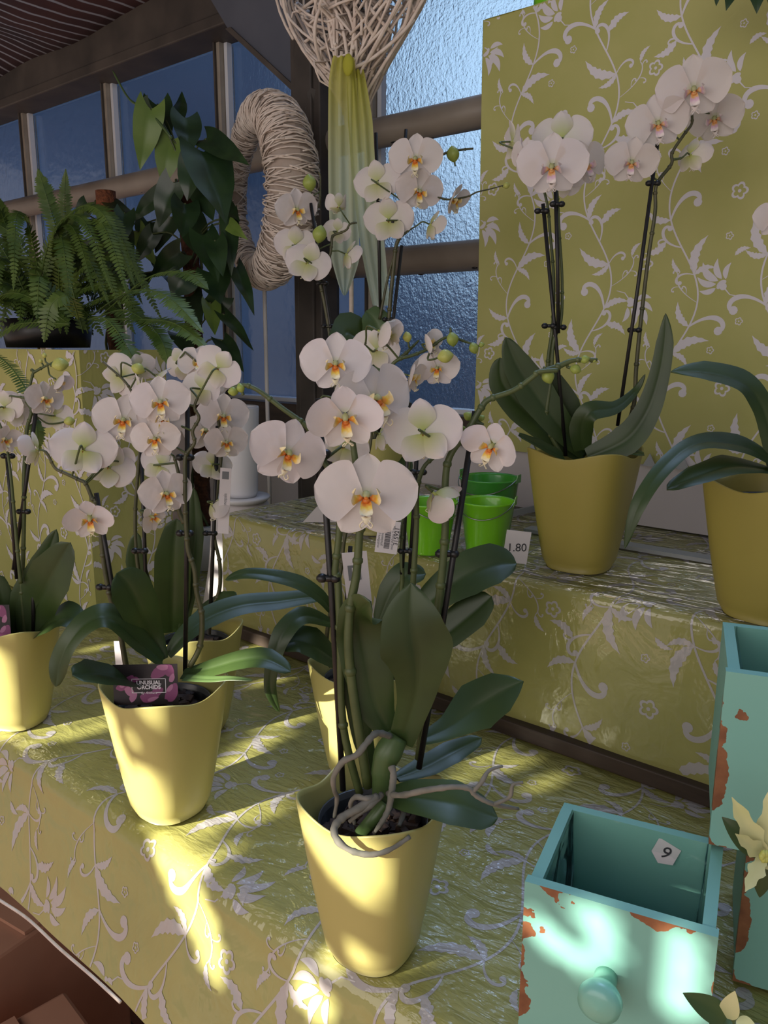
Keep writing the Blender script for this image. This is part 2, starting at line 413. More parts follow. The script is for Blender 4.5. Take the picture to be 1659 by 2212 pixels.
def print_on(mb, S, u0, u1, v0, v1, mi, ou=0, ov=0, eps=.0006):
    """lay the printed vines on a surface S(u,v) -> (point, normal); u,v in metres"""
    for a in range(math.floor((u0-ou)/TILE)-1, math.ceil((u1-ou)/TILE)+1):
        for b in range(math.floor((v0-ov)/TILE)-1, math.ceil((v1-ov)/TILE)+1):
            du = a*TILE+ou; dvv = b*TILE+ov + (TILE*.5 if a % 2 else 0)
            for q in TQ:
                P = [(p[0]+du, p[1]+dvv) for p in q]
                if min(p[0] for p in P) < u0 or max(p[0] for p in P) > u1 or min(p[1] for p in P) < v0 or max(p[1] for p in P) > v1: continue
                vs = []
                for p in P:
                    x, n = S(*p); vs.append(x+n*eps)
                mb.add(vs, [tuple(range(len(vs)))], mi)
def num_surface(fn, u, v, e=.004):
    p = fn(u, v); n = (fn(u+e, v)-p).cross(fn(u, v+e)-p).normalized(); return p, n
def cloth(name, fn, us, vs, mats, flip=1, ou=0, ov=0, eps=.0004):
    mb = MB(); V_ = [fn(u, v) for v in vs for u in us]; w = len(us)
    F_ = [(j*w+i, j*w+i+1, (j+1)*w+i+1, (j+1)*w+i) for j in range(len(vs)-1) for i in range(w-1)]
    if flip < 0: F_ = [tuple(reversed(f)) for f in F_]
    mb.add(V_, F_, 0)
    def S(u, v):
        p, n = num_surface(fn, u, v); return p, n*flip
    print_on(mb, S, us[0], us[-1], vs[0], vs[-1], 1, ou, ov, eps)
    return mb
def frange(a, b, st):
    n = max(1, round((b-a)/st)); return [a+(b-a)*i/n for i in range(n+1)]
nz2 = lambda x, y, s, k=0: noise.noise(Vector((x*s, y*s, k)))
# ------------------------------------------------------------------ setting
def struct(name, mb, mats, **k): return tag(mb.build(name, mats, **k), kind='structure')
struct('floor', MB().box((-1.2, 0, -.01), (6, 4, .02)), 'floor_dark', smooth=False)
WY = 1.47
struct('wall_back', MB().box((-1.5, WY+.06, .54), (6, .12, 1.08)), 'plaster', smooth=False)
struct('trim_1', MB().box((-1.5, WY+.015, 1.112), (6, .09, .064)), 'wood_dark', smooth=False, bevel=.004)
MX = [-3.9, -3.375, -2.85, -2.335, -1.80, -1.275, -.75, -.22, .30, .83]
for i in range(len(MX)-1):
    x0, x1 = MX[i], MX[i+1]; top = 2.06 if x1 < -1.2 else 2.7
    pane = MB().box(((x0+x1)/2, 1.515, (1.15+top)/2), (x1-x0-.03, .004, top-1.15)).build('window_%d' % (i+1), 'pane_ripple' if x0 > -1.4 else 'pane_frost', smooth=False)
    tag(pane, kind='structure')
    f = MB()
    f.box((x0, 1.50, (1.15+top)/2), (.022, .05, top-1.15), 0)
    f.box((x0+.019, 1.497, (1.15+top)/2), (.012, .016, top-1.15), 1)
    f.box((x0-.004, 1.478, (1.15+top)/2), (.006, .02, top-1.15), 2)
    f.box(((x0+x1)/2, 1.50, 1.148), (x1-x0, .04, .012), 1)
    fr = f.build('window_frame', ['frame_paint', 'white_metal', 'steel_dark'], smooth=False); fr.parent = pane
post = MB(); post.box((-1.385, 1.42, 1.25), (.052, .09, 2.5)); post.box((-1.350, 1.41, 1.25), (.022, .055, 2.5)); post.box((-1.42, 1.41, 1.25), (.022, .055, 2.5))
struct('trim_2', post, 'steel_dark', smooth=False, bevel=.003)
b = MB(); b.box((-2.9, 1.46, 2.14), (3.2, .10, .16)); b.box((-2.9, 1.425, 2.075), (3.2, .04, .03)); struct('trim_3', b, 'steel_dark', smooth=False, bevel=.004)
br = MB(); br.prism([on_y(x, y, 1.40) for x, y in ((420, -60), (660, -60), (694, 150), (694, 248), (684, 240), (497, 70))], (0, .02, 0))
br.prism([on_y(x, y, 1.395) for x, y in ((486, 62), (497, 58), (690, 236), (684, 246))], (0, .03, 0), 1)
struct('trim_4', br, ['blue_steel', 'steel_dark'], smooth=False)
bolt = MB().tube([on_y(676, 205, 1.38), on_y(676, 205, 1.41)], .014, 6); bolt.tube([on_y(668, 236, 1.38), on_y(668, 236, 1.41)], .010, 6)
struct('trim_5', bolt, 'steel_dark', smooth=False)
cn = MB()
cn.grid(lambda u, v: Vector((-4.6+u*3.3, -1.6+v*3.05, 2.17+.10*math.sin(v*PI)+.05*nz2(u*5, v*5, 1.3))), 40, 40)
struct('ceiling', cn, 'shade_net', solid=.004)
def pipe(z, x0, x1, lab, r=.031):
    t = empty('heating_pipe', ((x0+x1)/2, 1.43, z), lab, 'pipe')
    MB().tube([(x0, 1.43, z), (x1, 1.43, z)], r, 24).build('tube', 'steel', t)
    c = MB()
    rnd = random.Random(3)
    for i in range(26):
        x = rnd.uniform(x0, x1); a = rnd.uniform(-2.6, -1.0); 
        c.ell((x, 1.43+math.cos(a)*-abs(r)*.2-r*.9*abs(math.cos(a)), z+r*math.sin(a)*.97), (rnd.uniform(.004, .012), .002, .003), nu=6, nv=4)
    c.build('rust_spot', 'stake', t)
    for x in (x0+.5, -1.385):
        MB().box((x, 1.455, z), (.02, .05, .06)).build('bracket', 'steel_dark', t, smooth=False)
    return t
pipe(1.745, -3.9, .8, 'brown painted heating pipe with rust spots, the upper one crossing the windows')
pipe(1.475, -1.42, .8, 'grey brown heating pipe, the lower one right of the post', .031)
# gobo added unseen behind the viewer, its holes cut to shape the sun patches
GY = -1.5
HOLES = []
def sun_hole(P, r):
    s = (P.y-GY)/SDIR.y; q = P-SDIR*s; HOLES.append((q.x, q.z, r))
# ------------------------------------------------------------------ tables and wrapped surfaces
TZ, SZ = .75, .98
# lower table: top, rounded front edge, draped front
def table_fn(u, v):            # u = x, v runs from the back towards the front and down
    yb, yf, r = 1.43, .445, .030; Ltop = yb-(yf+r)
    h = .0022*nz2(u, v, 5, 3)+.0012*nz2(u, v, 14, 8)
    if v < Ltop: y = yb-v; z = TZ; n = Vector((0, 0, 1))
    elif v < Ltop+r*PI/2:
        a = (v-Ltop)/r; y = yf+r-r*math.sin(a); z = TZ-r+r*math.cos(a); n = Vector((0, -math.sin(a), math.cos(a)))
    else:
        s = v-Ltop-r*PI/2; y = yf-s*.34; z = TZ-r-s*.94; n = Vector((0, -.94, .34)); h += .010*nz2(u, v*.35, 7, 5)*min(1, s*9)
    return Vector((u, y, z))+n*h
def table_prof():
    L0 = 1.43-.475; return frange(0, L0, .02)+[L0+.0471*i/8 for i in range(1, 9)]+frange(L0+.0471, L0+.0471+.145, .012)[1:]
mb = cloth('lower_cloth', table_fn, frange(-2.3, .45, .02), table_prof(), None, -1, .03, .02)
def split_drape(o, lim=.75):
    for p in o.data.polygons:
        if abs(p.normal.z) < lim: p.material_index += 2
t = mb.build('patterned_tablecloth', ['cloth_film', 'print_film', 'drape_film', 'print_drape']); split_drape(t)

tag(t, 'chartreuse tablecloth printed with pale vines under clear film, covering the lower table', 'tablecloth')
tb = empty('table', (-.9, .9, 0), 'low display table hidden under the front patterned tablecloth', 'table')
MB().box((-.93, .93, .722), (2.7, .92, .045)).build('tabletop', 'wood_dark', tb, smooth=False)
for x in (-2.1, .25):
    for y in (.56, 1.33): MB().box((x, y, .35), (.05, .05, .70)).build('leg', 'wood_dark', tb, smooth=False)
# upper shelf
SX0 = -1.18
def shelf_fn(u, v):
    yb, yf, r = 1.468, .94, .012; Lt = yb-(yf+r)
    h = .0014*nz2(u, v, 6, 11)+.0008*nz2(u, v, 19, 2)
    if v < Lt: y = yb-v; z = SZ; n = Vector((0, 0, 1))
    elif v < Lt+r*PI/2:
        a = (v-Lt)/r; y = yf+r-r*math.sin(a); z = SZ-r+r*math.cos(a); n = Vector((0, -math.sin(a), math.cos(a)))
    else:
        s = v-Lt-r*PI/2; y = yf-s*.03; z = SZ-r-s; n = Vector((0, -1, 0)); h += .003*nz2(u*.8, v*.3, 9, 5)*min(1, s*9)
    return Vector((u, y, z))+n*h
Lt = 1.468-.952
mb = cloth('upper', shelf_fn, frange(SX0, .5, .02), frange(0, Lt, .02)+[Lt+.01885*i/6 for i in range(1, 7)]+frange(Lt+.01885, Lt+.01885+.196, .014)[1:], None, -1, .11, .14)
mb.grid(lambda u, v: Vector((SX0-.001*v, .94+u*.528, SZ-.001-v*.20)), 12, 6, 0)
t = mb.build('patterned_shelf_cover', ['shelf_film', 'print_shelf', 'drape_film', 'print_drape']); split_drape(t); tag(t, 'film-covered olive vine cloth wrapped over the raised back shelf', 'shelf cover')
sh = empty('raised_shelf', (-.34, 1.2, .752), 'dark wooden plinth showing as a strip below the back shelf cover', 'shelf')
MB().box((-.34, 1.205, .863), (1.66, .50, .222)).build('shelf_body', 'wood_dark', sh, smooth=False)
MB().box((-.34, .935, .763), (1.66, .03, .022)).build('base_strip', 'wood_dark', sh, smooth=False, bevel=.002)
# wrapped panel in front of the right windows
def panel_fn(u, v):
    x = -.885+.004*math.sin(v*6)+u; y = 1.345+.006*nz2(u*1.2, v*.4, 4, 2)+.004*math.sin(u*26)*max(0, 1-u*2.5)
    return Vector((x, y, 1.095+v))
mb = cloth('panel', panel_fn, frange(0, .62, .02), frange(0, .778, .02), None, 1, .02, .07)
mb.grid(lambda u, v: Vector((-.885+.004*math.sin(v*.778*6), 1.345+u*.04, 1.095+v*.778)), 2, 20, 0)
mb.grid(lambda u, v: Vector((-.885+u*.62, 1.345+v*.035, 1.873)), 20, 2, 0)
pn = empty('wrapped_display_panel', (-.575, 1.37, .98), 'tall upright panel wrapped in green vine paper standing before the right windows', 'panel')
mb.build('wrapping_paper', ['cloth_matte', 'print_matte'], pn)
MB().box((-.575, 1.366, 1.482), (.61, .02, .77)).build('backing_board', 'white_wood', pn, smooth=False)
MB().box((-.575, 1.366, 1.040), (.60, .018, .112)).build('foot_board', 'plaster', pn, smooth=False)
sc = MB()
for i in range(10):            # zigzag cut edge folded along the bottom
    x = -.86+i*.057; s_ = .013
    sc.prism([(x-s_*.9, 1.336, 1.094), (x+s_*.9, 1.336, 1.094), (x, 1.336, 1.094+s_*1.7)], (0, .002, 0))
sc.build('zigzag_edge', 'ledge', pn, smooth=False)
# slim white boards lying at the back of the shelf
for k, (a, b_, w, lab) in enumerate((((1340, 1128), (1659, 1172), .012, 'long white strip lying at the back of the shelf, farther of two'), ((1330, 1182), (1659, 1238), .014, 'long white strip lying on the shelf film, nearer of two'))):
    A, B = on_z(*a, SZ), on_z(*b_, SZ); d = (B-A).normalized(); A = A-d*.16; B = B+d*.25; n = Vector((-d.y, d.x, 0))*w
    tag(MB().prism([A-n+Vector((0, 0, .003)), B-n+Vector((0, 0, .003)), B+n+Vector((0, 0, .003)), A+n+Vector((0, 0, .003))], (0, 0, .006)).build('white_strip', 'ledge', smooth=False), lab, 'strip')
A, B = on_z(1070, 1128, SZ), on_z(1230, 1092, SZ); n = Vector((0, 0, .003))
tag(MB().prism([A+n, B+n, B+n+Vector((0, .03, 0)), A+n+Vector((0, .03, 0))], (0, 0, .012)).build('grey_slat', 'ledge', smooth=False), 'short grey slat lying behind the lime green pail', 'slat')
# wrapped pillar that carries the fern
def wrap_box(x0, x1, y0, y1, z0, z1):
    mb = MB(); W_ = x1-x0; D_ = y1-y0
    def fn(u, v):
        h = .006*nz2(u, v*.3, 9, 7)
        if u < W_: return Vector((x0+u, y0-h, z0+v))
        return Vector((x1+h, y0+(u-W_), z0+v))
    us = frange(0, W_, .02)+frange(W_, W_+D_, .02)[1:]; vs = frange(0, z1-z0, .03)
    w = len(us); mb.add([fn(u, v) for v in vs for u in us], [(j*w+i, j*w+i+1, (j+1)*w+i+1, (j+1)*w+i) for j in range(len(vs)-1) for i in range(w-1)], 0)
    print_on(mb, lambda u, v: num_surface(fn, u, v, .001), 0, W_+D_, 0, z1-z0, 1, .04, .1, .001)
    t_ = .02
    for (xa, ya, xb, yb) in ((x0+.008, y0+.008, x1-.008, y0+t_), (x0+.008, y1-t_, x1-.008, y1-.008), (x0+.008, y0+t_, x0+t_, y1-t_), (x1-t_, y0+t_, x1-.008, y1-t_)):
        mb.box(((xa+xb)/2, (ya+yb)/2, (z0+z1)/2-.002), (xb-xa, yb-ya, z1-z0-.004), 0)
    return mb
pl = empty('wrapped_plinth', (-1.68, .88, TZ), 'tall square plinth wrapped in green vine paper, below the fern at left', 'plinth')
wrap_box(-2.0, -1.405, .80, .99, TZ+.003, 1.283).build('wrapping', ['cloth_matte', 'print_matte'], pl, smooth=False)
# white cloth-covered stand with vase
wp = MB().lathe([(.0, 0), (.085, 0), (.070, .08), (.062, .16), (.060, .215), (.055, .222), (0, .223)], (-1.275, 1.065, TZ+.003), 32)
tag(wp.build('round_stand', 'plaster'), 'pale round stand between the wrapped plinth and the raised shelf', 'stand')
vs_ = empty('ceramic_vase', (-1.262, 1.06, TZ+.227), 'white cylindrical ceramic vase on a saucer left of the shelf', 'vase')
MB().lathe([(0, .0), (.050, .0), (.058, .008), (.056, .012), (.030, .010), (0, .010)], (-1.262, 1.06, TZ+.227), 40).build('saucer', 'ceramic', vs_)
MB().lathe([(0, .011), (.030, .011), (.033, .02), (.040, .192), (.0385, .196), (.036, .192), (.030, .03), (0, .03)], (-1.262, 1.06, TZ+.227), 40).build('vase_body', 'ceramic', vs_)
# things stored under the table
for k, (x, y, z, dx, dy, dz, rz) in enumerate(((-1.28, .50, .40, .34, .26, .40, .15), (-.86, .34, .34, .36, .26, .34, -.1), (-1.72, .50, .3, .36, .3, .3, .2))):
    M = Matrix.Rotation(rz, 3, 'Z')
    c = empty('cardboard_box', (x, y, 0), ('brown box on the floor in the dark below the tablecloth hem', 'brown box standing lower down near the bottom left corner', 'dark brown box farthest left under the table')[k], 'box')
    MB().box((x, y, z/2), (dx, dy, z), 0, M).build('box_body', 'brick', c, smooth=False, bevel=.006)
    MB().box(Vector((x, y, z+.004)), (dx*.98, dy*.42, .006), 0, M).build('lid_flap', 'brick', c, smooth=False)
cd = [on_y(x, y, .33) for x, y in ((-60, 1905), (0, 1945), (60, 1985), (130, 2050), (200, 2110), (260, 2165))]
tag(MB().tube(smooth(cd, 6), .0016, 6).build('twine', 'rattan'), 'pale twine hanging below the hem of the front tablecloth', 'twine')
# ------------------------------------------------------------------ orchids
def pot_mesh(root, base, H, rad, rot, mat='glaze', name='pot'):
    """soft square flared pot, corners of the rim raised"""
    def prof(v):                       # v 0..1 outside foot -> rim
        return .60+.40*v**.9+(-.05*(1-v*18) if v < .055 else 0)
    def pt(u, r, z, sq, wave):
        q = 2*PI*u; n = 2+sq; k = (abs(math.cos(q))**n+abs(math.sin(q))**n)**(-1/n)
        k *= 1/(2**(.5-1/n)); a = q+rot-PI/4
        c4 = -math.cos(4*q)
        return Vector((base[0]+r*k*math.cos(a), base[1]+r*k*math.sin(a), base[2]+z+wave*c4*.0055))
    rings = [(.50, .0, .5, 0), (.56, .0, .6, 0)]
    for i in range(13):
        v = i/12; rings.append((prof(v), v*H, .5+1.1*v, max(0, v-.5)*2))
    rings += [(1.0, H+.0012, 1.6, 1), (.985, H+.002, 1.6, 1), (.965, H+.0006, 1.6, 1), (.95, H-.004, 1.6, 1), (prof(.75)-.055, H*.75, 1.3, .4), (prof(.55)-.055, H*.55, 1.1, 0), (.01, H*.55, .8, 0)]
    mb = MB(); seg = 64
    vs = [pt(k/seg, r*rad, z, sq, w) for (r, z, sq, w) in rings for k in range(seg)]
    fs = [(i*seg+k, i*seg+(k+1) % seg, (i+1)*seg+(k+1) % seg, (i+1)*seg+k) for i in range(len(rings)-1) for k in range(seg)]
    fs.append(tuple(reversed(range(seg))))
    mb.add(vs, fs); return mb.build(name, mat, root)
def pot_fill(root, base, H, rad, lift=.0):
    z = base[2]+H*.80+lift; rnd = random.Random(int(base[0]*1000))
    mb = MB(); mb.lathe([(rad*.60, -.05), (rad*.70, .010), (rad*.715, .011), (rad*.69, .004), (rad*.6, -.05)], (base[0], base[1], z), 40)
    mb.build('nursery_pot', 'nursery_pot', root)
    mb = MB(); mb.lathe([(0, -.006), (rad*.66, -.006), (rad*.66, -.03)], (base[0], base[1], z), 24)
    for i in range(70):
        a = rnd.uniform(0, 2*PI); r = rad*.60*math.sqrt(rnd.random())
        M = Matrix.Rotation(rnd.uniform(0, 6), 3, 'Z') @ Matrix.Rotation(rnd.uniform(-.6, .6), 3, 'X')
        mb.box((base[0]+r*math.cos(a), base[1]+r*math.sin(a), z-.003+rnd.uniform(0, .007)), (rnd.uniform(.008, .018), rnd.uniform(.005, .010), rnd.uniform(.004, .008)), 0, M)
    tag(mb.build('bark_chips', 'bark', root, smooth=False), kind='stuff')
def leaf_mesh(pts, hw, k=.5, fold=.16, tw=0.0, nu=8, thick=True):
    P = smooth(pts, 6); n = len(P); mb = MB(); rows = []
    for i, p in enumerate(P):
        t = (P[min(i+1, n-1)]-P[max(i-1, 0)]).normalized(); c = (CAM-p).normalized()
        nn = (c*(1-k)+Vector((0, 0, 1))*k); nn = (nn-t*nn.dot(t)).normalized()
        nn = Matrix.Rotation(tw*(i/(n-1)), 3, t) @ nn
        a = t.cross(nn).normalized(); s = i/(n-1); w = lerpl(hw, s)/max(.55, abs(nn.dot((c-t*c.dot(t)).normalized())))
        if s > .86: w *= math.sqrt(max(.0, 1-((s-.86)/.14)**2))*.999+.001
        rows.append((p, a, nn, w))
    th = .0011
    def fn(u, v, sg):
        p, a, nn, w = rows[round(v*(n-1))]; x = u*2-1
        return p+a*x*w+nn*(fold*w*(abs(x)**1.3)-w*.05*math.exp(-(x*7)**2)+sg*th*(1-abs(x)**4))
    mb.grid(lambda u, v: fn(u, v, 1), nu*2, n-1); mb.grid(lambda u, v: fn(1-u, v, -1), nu*2, n-1)
    return mb
def make_flower_meshes():
    out = {}
    def piece(mb, ang, L_, hwf, z0, cup, seed, wave=.03, x0=.05, curl=.12):
        ca, sa = math.cos(ang), math.sin(ang); rnd = random.Random(seed); ph = rnd.uniform(0, 6)
        def fn(u, v):
            x = u*2-1; s = v; w = hwf(s)
            th = cup*s**.7; d = x0+L_*(s if abs(cup) < .01 else math.sin(th)/max(th, 1e-3)*s if th > 1e-3 else s)
            z = z0+(L_*s*(1-math.cos(th))/max(th, 1e-3)) - curl*(s**2.2)*(1 if cup < .5 else .3) + wave*math.sin(4.2*x+ph)*s*abs(x) + .07*(x*x)*w*2
            y = x*w*(1-.25*min(1, cup)*abs(x))
            return Vector((ca*d-sa*y, sa*d+ca*y, z))
        mb.grid(fn, 12, 14)
    wp = lambda s: .63*(max(0, math.sin(PI*min(.999, s)**.82)))**.52*(.30+.70*min(1, s*2.6))*(1.0)
    ws = lambda s: .36*(max(0, math.sin(PI*min(.999, s)**.85)))**.62*(.45+.55*min(1, s*3))
    for kind, cp, cs, n in (('open', .18, .05, 3), ('cup', 1.0, .75, 2), ('half', 1.75, 1.55, 2)):
        for j in range(n):
            sd = j*10+len(kind); rnd = random.Random(sd); m_ = []
            mb = MB(); piece(mb, PI/2+rnd.uniform(-.06, .06), .80, ws, -.05, cs, sd+1); 
            piece(mb, -PI/2-.62, .78, ws, -.07, cs, sd+2); piece(mb, -PI/2+.62, .78, ws, -.07, cs, sd+3)
            mb.tube([(0, 0, -.12), (0, .01, .02), (0, .03, .15), (0, -.02, .24)], [.03, .06, .075, .05], 10)
            me = [mb]
            for sg in (1, -1):
                mb = MB(); piece(mb, .20+rnd.uniform(-.05, .05), .98, wp, .0, cp, sd+5+sg)
                if sg < 0:
                    mb.v = [(-x, y, z) for x, y, z in mb.v]; mb.f = [tuple(reversed(f)) for f in mb.f]
                me.append(mb)
            out.setdefault(kind, []).append([to_mesh(b_, nm, mt) for b_, nm, mt in zip(me, ('sepals', 'petal', 'petal'), ('sepal', 'petal', 'petal'))])
    mb = MB()
    def blade(pts, ws_, up=Vector((0, 1, 0)), cv=.25):
        P = smooth([Vector(p) for p in pts], 4); n = len(P)
        def fn(u, v):
            i = round(v*(n-1)); t = (P[min(i+1, n-1)]-P[max(i-1, 0)]).normalized(); a = t.cross(up).normalized(); w = lerpl(ws_, i/(n-1)); x = u*2-1
            return P[i]+a*x*w+t.cross(a)*(-cv*w*x*x)
        mb.grid(fn, 6, n-1)
    blade([(0, -.04, .06), (0, -.16, .20), (0, -.34, .30), (0, -.48, .29), (0, -.56, .26)], [.05, .10, .13, .06, .01])
    for s in (1, -1):
        blade([(.03*s, -.06, .06), (.14*s, -.10, .13), (.22*s, -.02, .24), (.19*s, .12, .33)], [.05, .11, .12, .02], Vector((s, .4, .3)), .5)
        mb.tube(smooth([(.02*s, -.54, .27), (.09*s, -.62, .28), (.12*s, -.56, .36), (.05*s, -.48, .42)], 4), [.014]*12+[.005], 6)
    mb.ell((0, -.10, .17), (.075, .06, .06)); mb.ell((0, -.05, .20), (.045, .04, .05))
    out['lip'] = to_mesh(mb, 'lip', 'lip'); m2 = out['lip'].copy(); m2.materials.clear(); m2.materials.append(MAT['lip_pink']); out['lip_pink'] = m2
    mb = MB()
    for kk, (r, z) in enumerate(()): pass
    def bfn(u, v):
        q = 2*PI*u; r = .5*math.sin(PI*v)**.75*(1-.10*abs(math.cos(1.5*q))**6); return Vector((r*math.cos(q), r*math.sin(q), -.60+1.2*v+.0))
    mb.grid(bfn, 24, 14, 0, True)
    out['bud'] = to_mesh(mb, 'bud', 'bud'); m2 = out['bud'].copy(); m2.materials.clear(); m2.materials.append(MAT['bud_green']); out['bud_green'] = m2
    return out
def to_mesh(mb, nm, mt):
    me = bpy.data.meshes.new(nm); me.from_pydata([tuple(v) for v in mb.v], [], mb.f); me.polygons.foreach_set('use_smooth', [True]*len(mb.f)); me.materials.append(MAT[mt]); me.update(); return me
FM = make_flower_meshes()
CNT = [0]
def orient(pos, yaw, pitch, roll):
    z = (CAM-pos).normalized(); x = UP.cross(z).normalized(); y = z.cross(x)
    B = Matrix((x, y, z)).transposed(); r = math.radians
    return B @ Matrix.Rotation(r(yaw), 3, 'Y') @ Matrix.Rotation(r(pitch), 3, 'X') @ Matrix.Rotation(r(roll), 3, 'Z')
def orchid(base, H, rad, rot, label, stems, stakes, leaves, flowers, buds, mat='glaze', pot=True, pink=False, fill=True, ties=(), name='potted_orchid', extra=None, droot=True):
    root = empty(name, base, label, 'orchid', None)
    if pot: pot_mesh(root, base, H, rad, rot, mat)
    if fill: pot_fill(root, base, H, rad)
    S3 = []
    for st in stems:
        off = st[0]; r0 = st[1]; pts = [on_p(x, y, base, off+(e[0] if e else 0)) for x, y, *e in st[2]]
        P = smooth(pts, 6); n = len(P); mb = MB()
        rr = [r0*(1-.55*i/(n-1)) for i in range(n)]
        mb.tube(P, rr, 8)
        for i in range(6, n-3, 7): mb.ell(P[i], (rr[i]*1.35,)*3, nu=8, nv=5)
        mb.build('flower_stem', st[3] if len(st) > 3 else 'stem', root); S3.append(P)
    for x0, y0, x1, y1, off in stakes:
        a, b_ = on_p(x0, y0, base, off), on_p(x1, y1, base, off*.3)
        MB().tube([a, a.lerp(b_, .5)+Vector((.001, 0, 0)), b_], .0027, 8).build('support_stake', 'stake', root)
    for x, y, off in ties:
        p = on_p(x, y, base, off)
        mb = MB(); mb.box(p, (.016, .006, .0045), 0, Matrix.Rotation(math.radians(39), 3, 'Z')); mb.ell(p+Vector((.004, .003, 0)), (.005, .005, .004), nu=8, nv=5); mb.ell(p-Vector((.005, .004, 0)), (.005, .005, .004), nu=8, nv=5)
        mb.build('stem_clip', 'clip', root)
    for lf in leaves:
        pts = [on_p(x, y, base, e[0] if e else 0) for x, y, *e in lf[0]]
        t = sum(((p-CAM).dot(FW) for p in pts))/len(pts)
        o = leaf_mesh(pts, [w*t/FPX for w in lf[1]], *(lf[2:3] or [.45])).build('leaf', lf[3] if len(lf) > 3 else 'leaf', root)
    for (px, py, r, yaw, pitch, roll, kind, off) in flowers:
        pos = on_p(px, py, base, off); t = (pos-CAM).dot(FW); s = r*{'open': 1.08, 'cup': 1.15, 'half': 1.5}[kind]*t/FPX; CNT[0] += 1
        M = orient(pos, yaw, pitch, roll); lst = FM[kind]; meshes = lst[CNT[0] % len(lst)]
        f = bpy.data.objects.new('flower', meshes[0]); COL.objects.link(f); f.parent = root
        M4 = (M @ Matrix.Diagonal((s, s, s))).to_4x4(); M4.translation = pos-root.location; f.matrix_local = M4
        for me, nm in ((meshes[1], 'petal'), (meshes[2], 'petal'), (FM['lip_pink' if pink else 'lip'], 'lip')):
            c = bpy.data.objects.new(nm, me); COL.objects.link(c); c.parent = f
        bk = pos-(M @ Vector((0, 0, 1)))*s*.12
        link_stem(f, bk, -(M @ Vector((0, 0, 1))), S3, M4, root, s)
    for (px, py, r, ang, kind, off) in buds:
        pos = on_p(px, py, base, off); t = (pos-CAM).dot(FW); s = r*t/FPX*1.7; M = orient(pos, 0, 0, ang) @ Matrix.Rotation(-PI/2, 3, 'X')
        f = bpy.data.objects.new('bud', FM[kind]); COL.objects.link(f); f.parent = root
        M4 = (M @ Matrix.Diagonal((s, s, s))).to_4x4(); M4.translation = pos-root.location; f.matrix_local = M4
        link_stem(f, pos-(M @ Vector((0, 0, 1)))*s*.5, -(M @ Vector((0, 0, 1))), S3, M4, root, s)
    return root
def link_stem(f, bk, dr, S3, M4, root, s, mx=.075):
    best = None
    for P in S3:
        for i, p in enumerate(P):
            d = (p-bk).length
            if best is None or d < best[0]: best = (d, p)
    if not best or best[0] > mx: return
    p = best[1]; W4 = M4.copy(); W4.translation = M4.translation+root.location; inv = W4.inverted()
    mid = bk+dr*min(.02, best[0]*.5); sc_ = 1/M4.to_scale().x
    MB().tube([inv @ q for q in smooth([bk, mid, p.lerp(mid, .35), p], 4)], [.0012*sc_]*13, 6).build('pedicel', 'stem', None).parent = f
P1, P2, P3, P4, P5 = (-.415, .487, TZ+.003), (-.749, .504, TZ+.003), (-1.105, .474+.02, TZ+.003), (-.624, .712, TZ+.003), (-.89, .65, TZ+.003)
P6, P7, P8 = (-.50, 1.048, SZ+.002), (-.232, .998, SZ+.002), (-.875, 1.02, SZ+.002)
r_ = math.radians
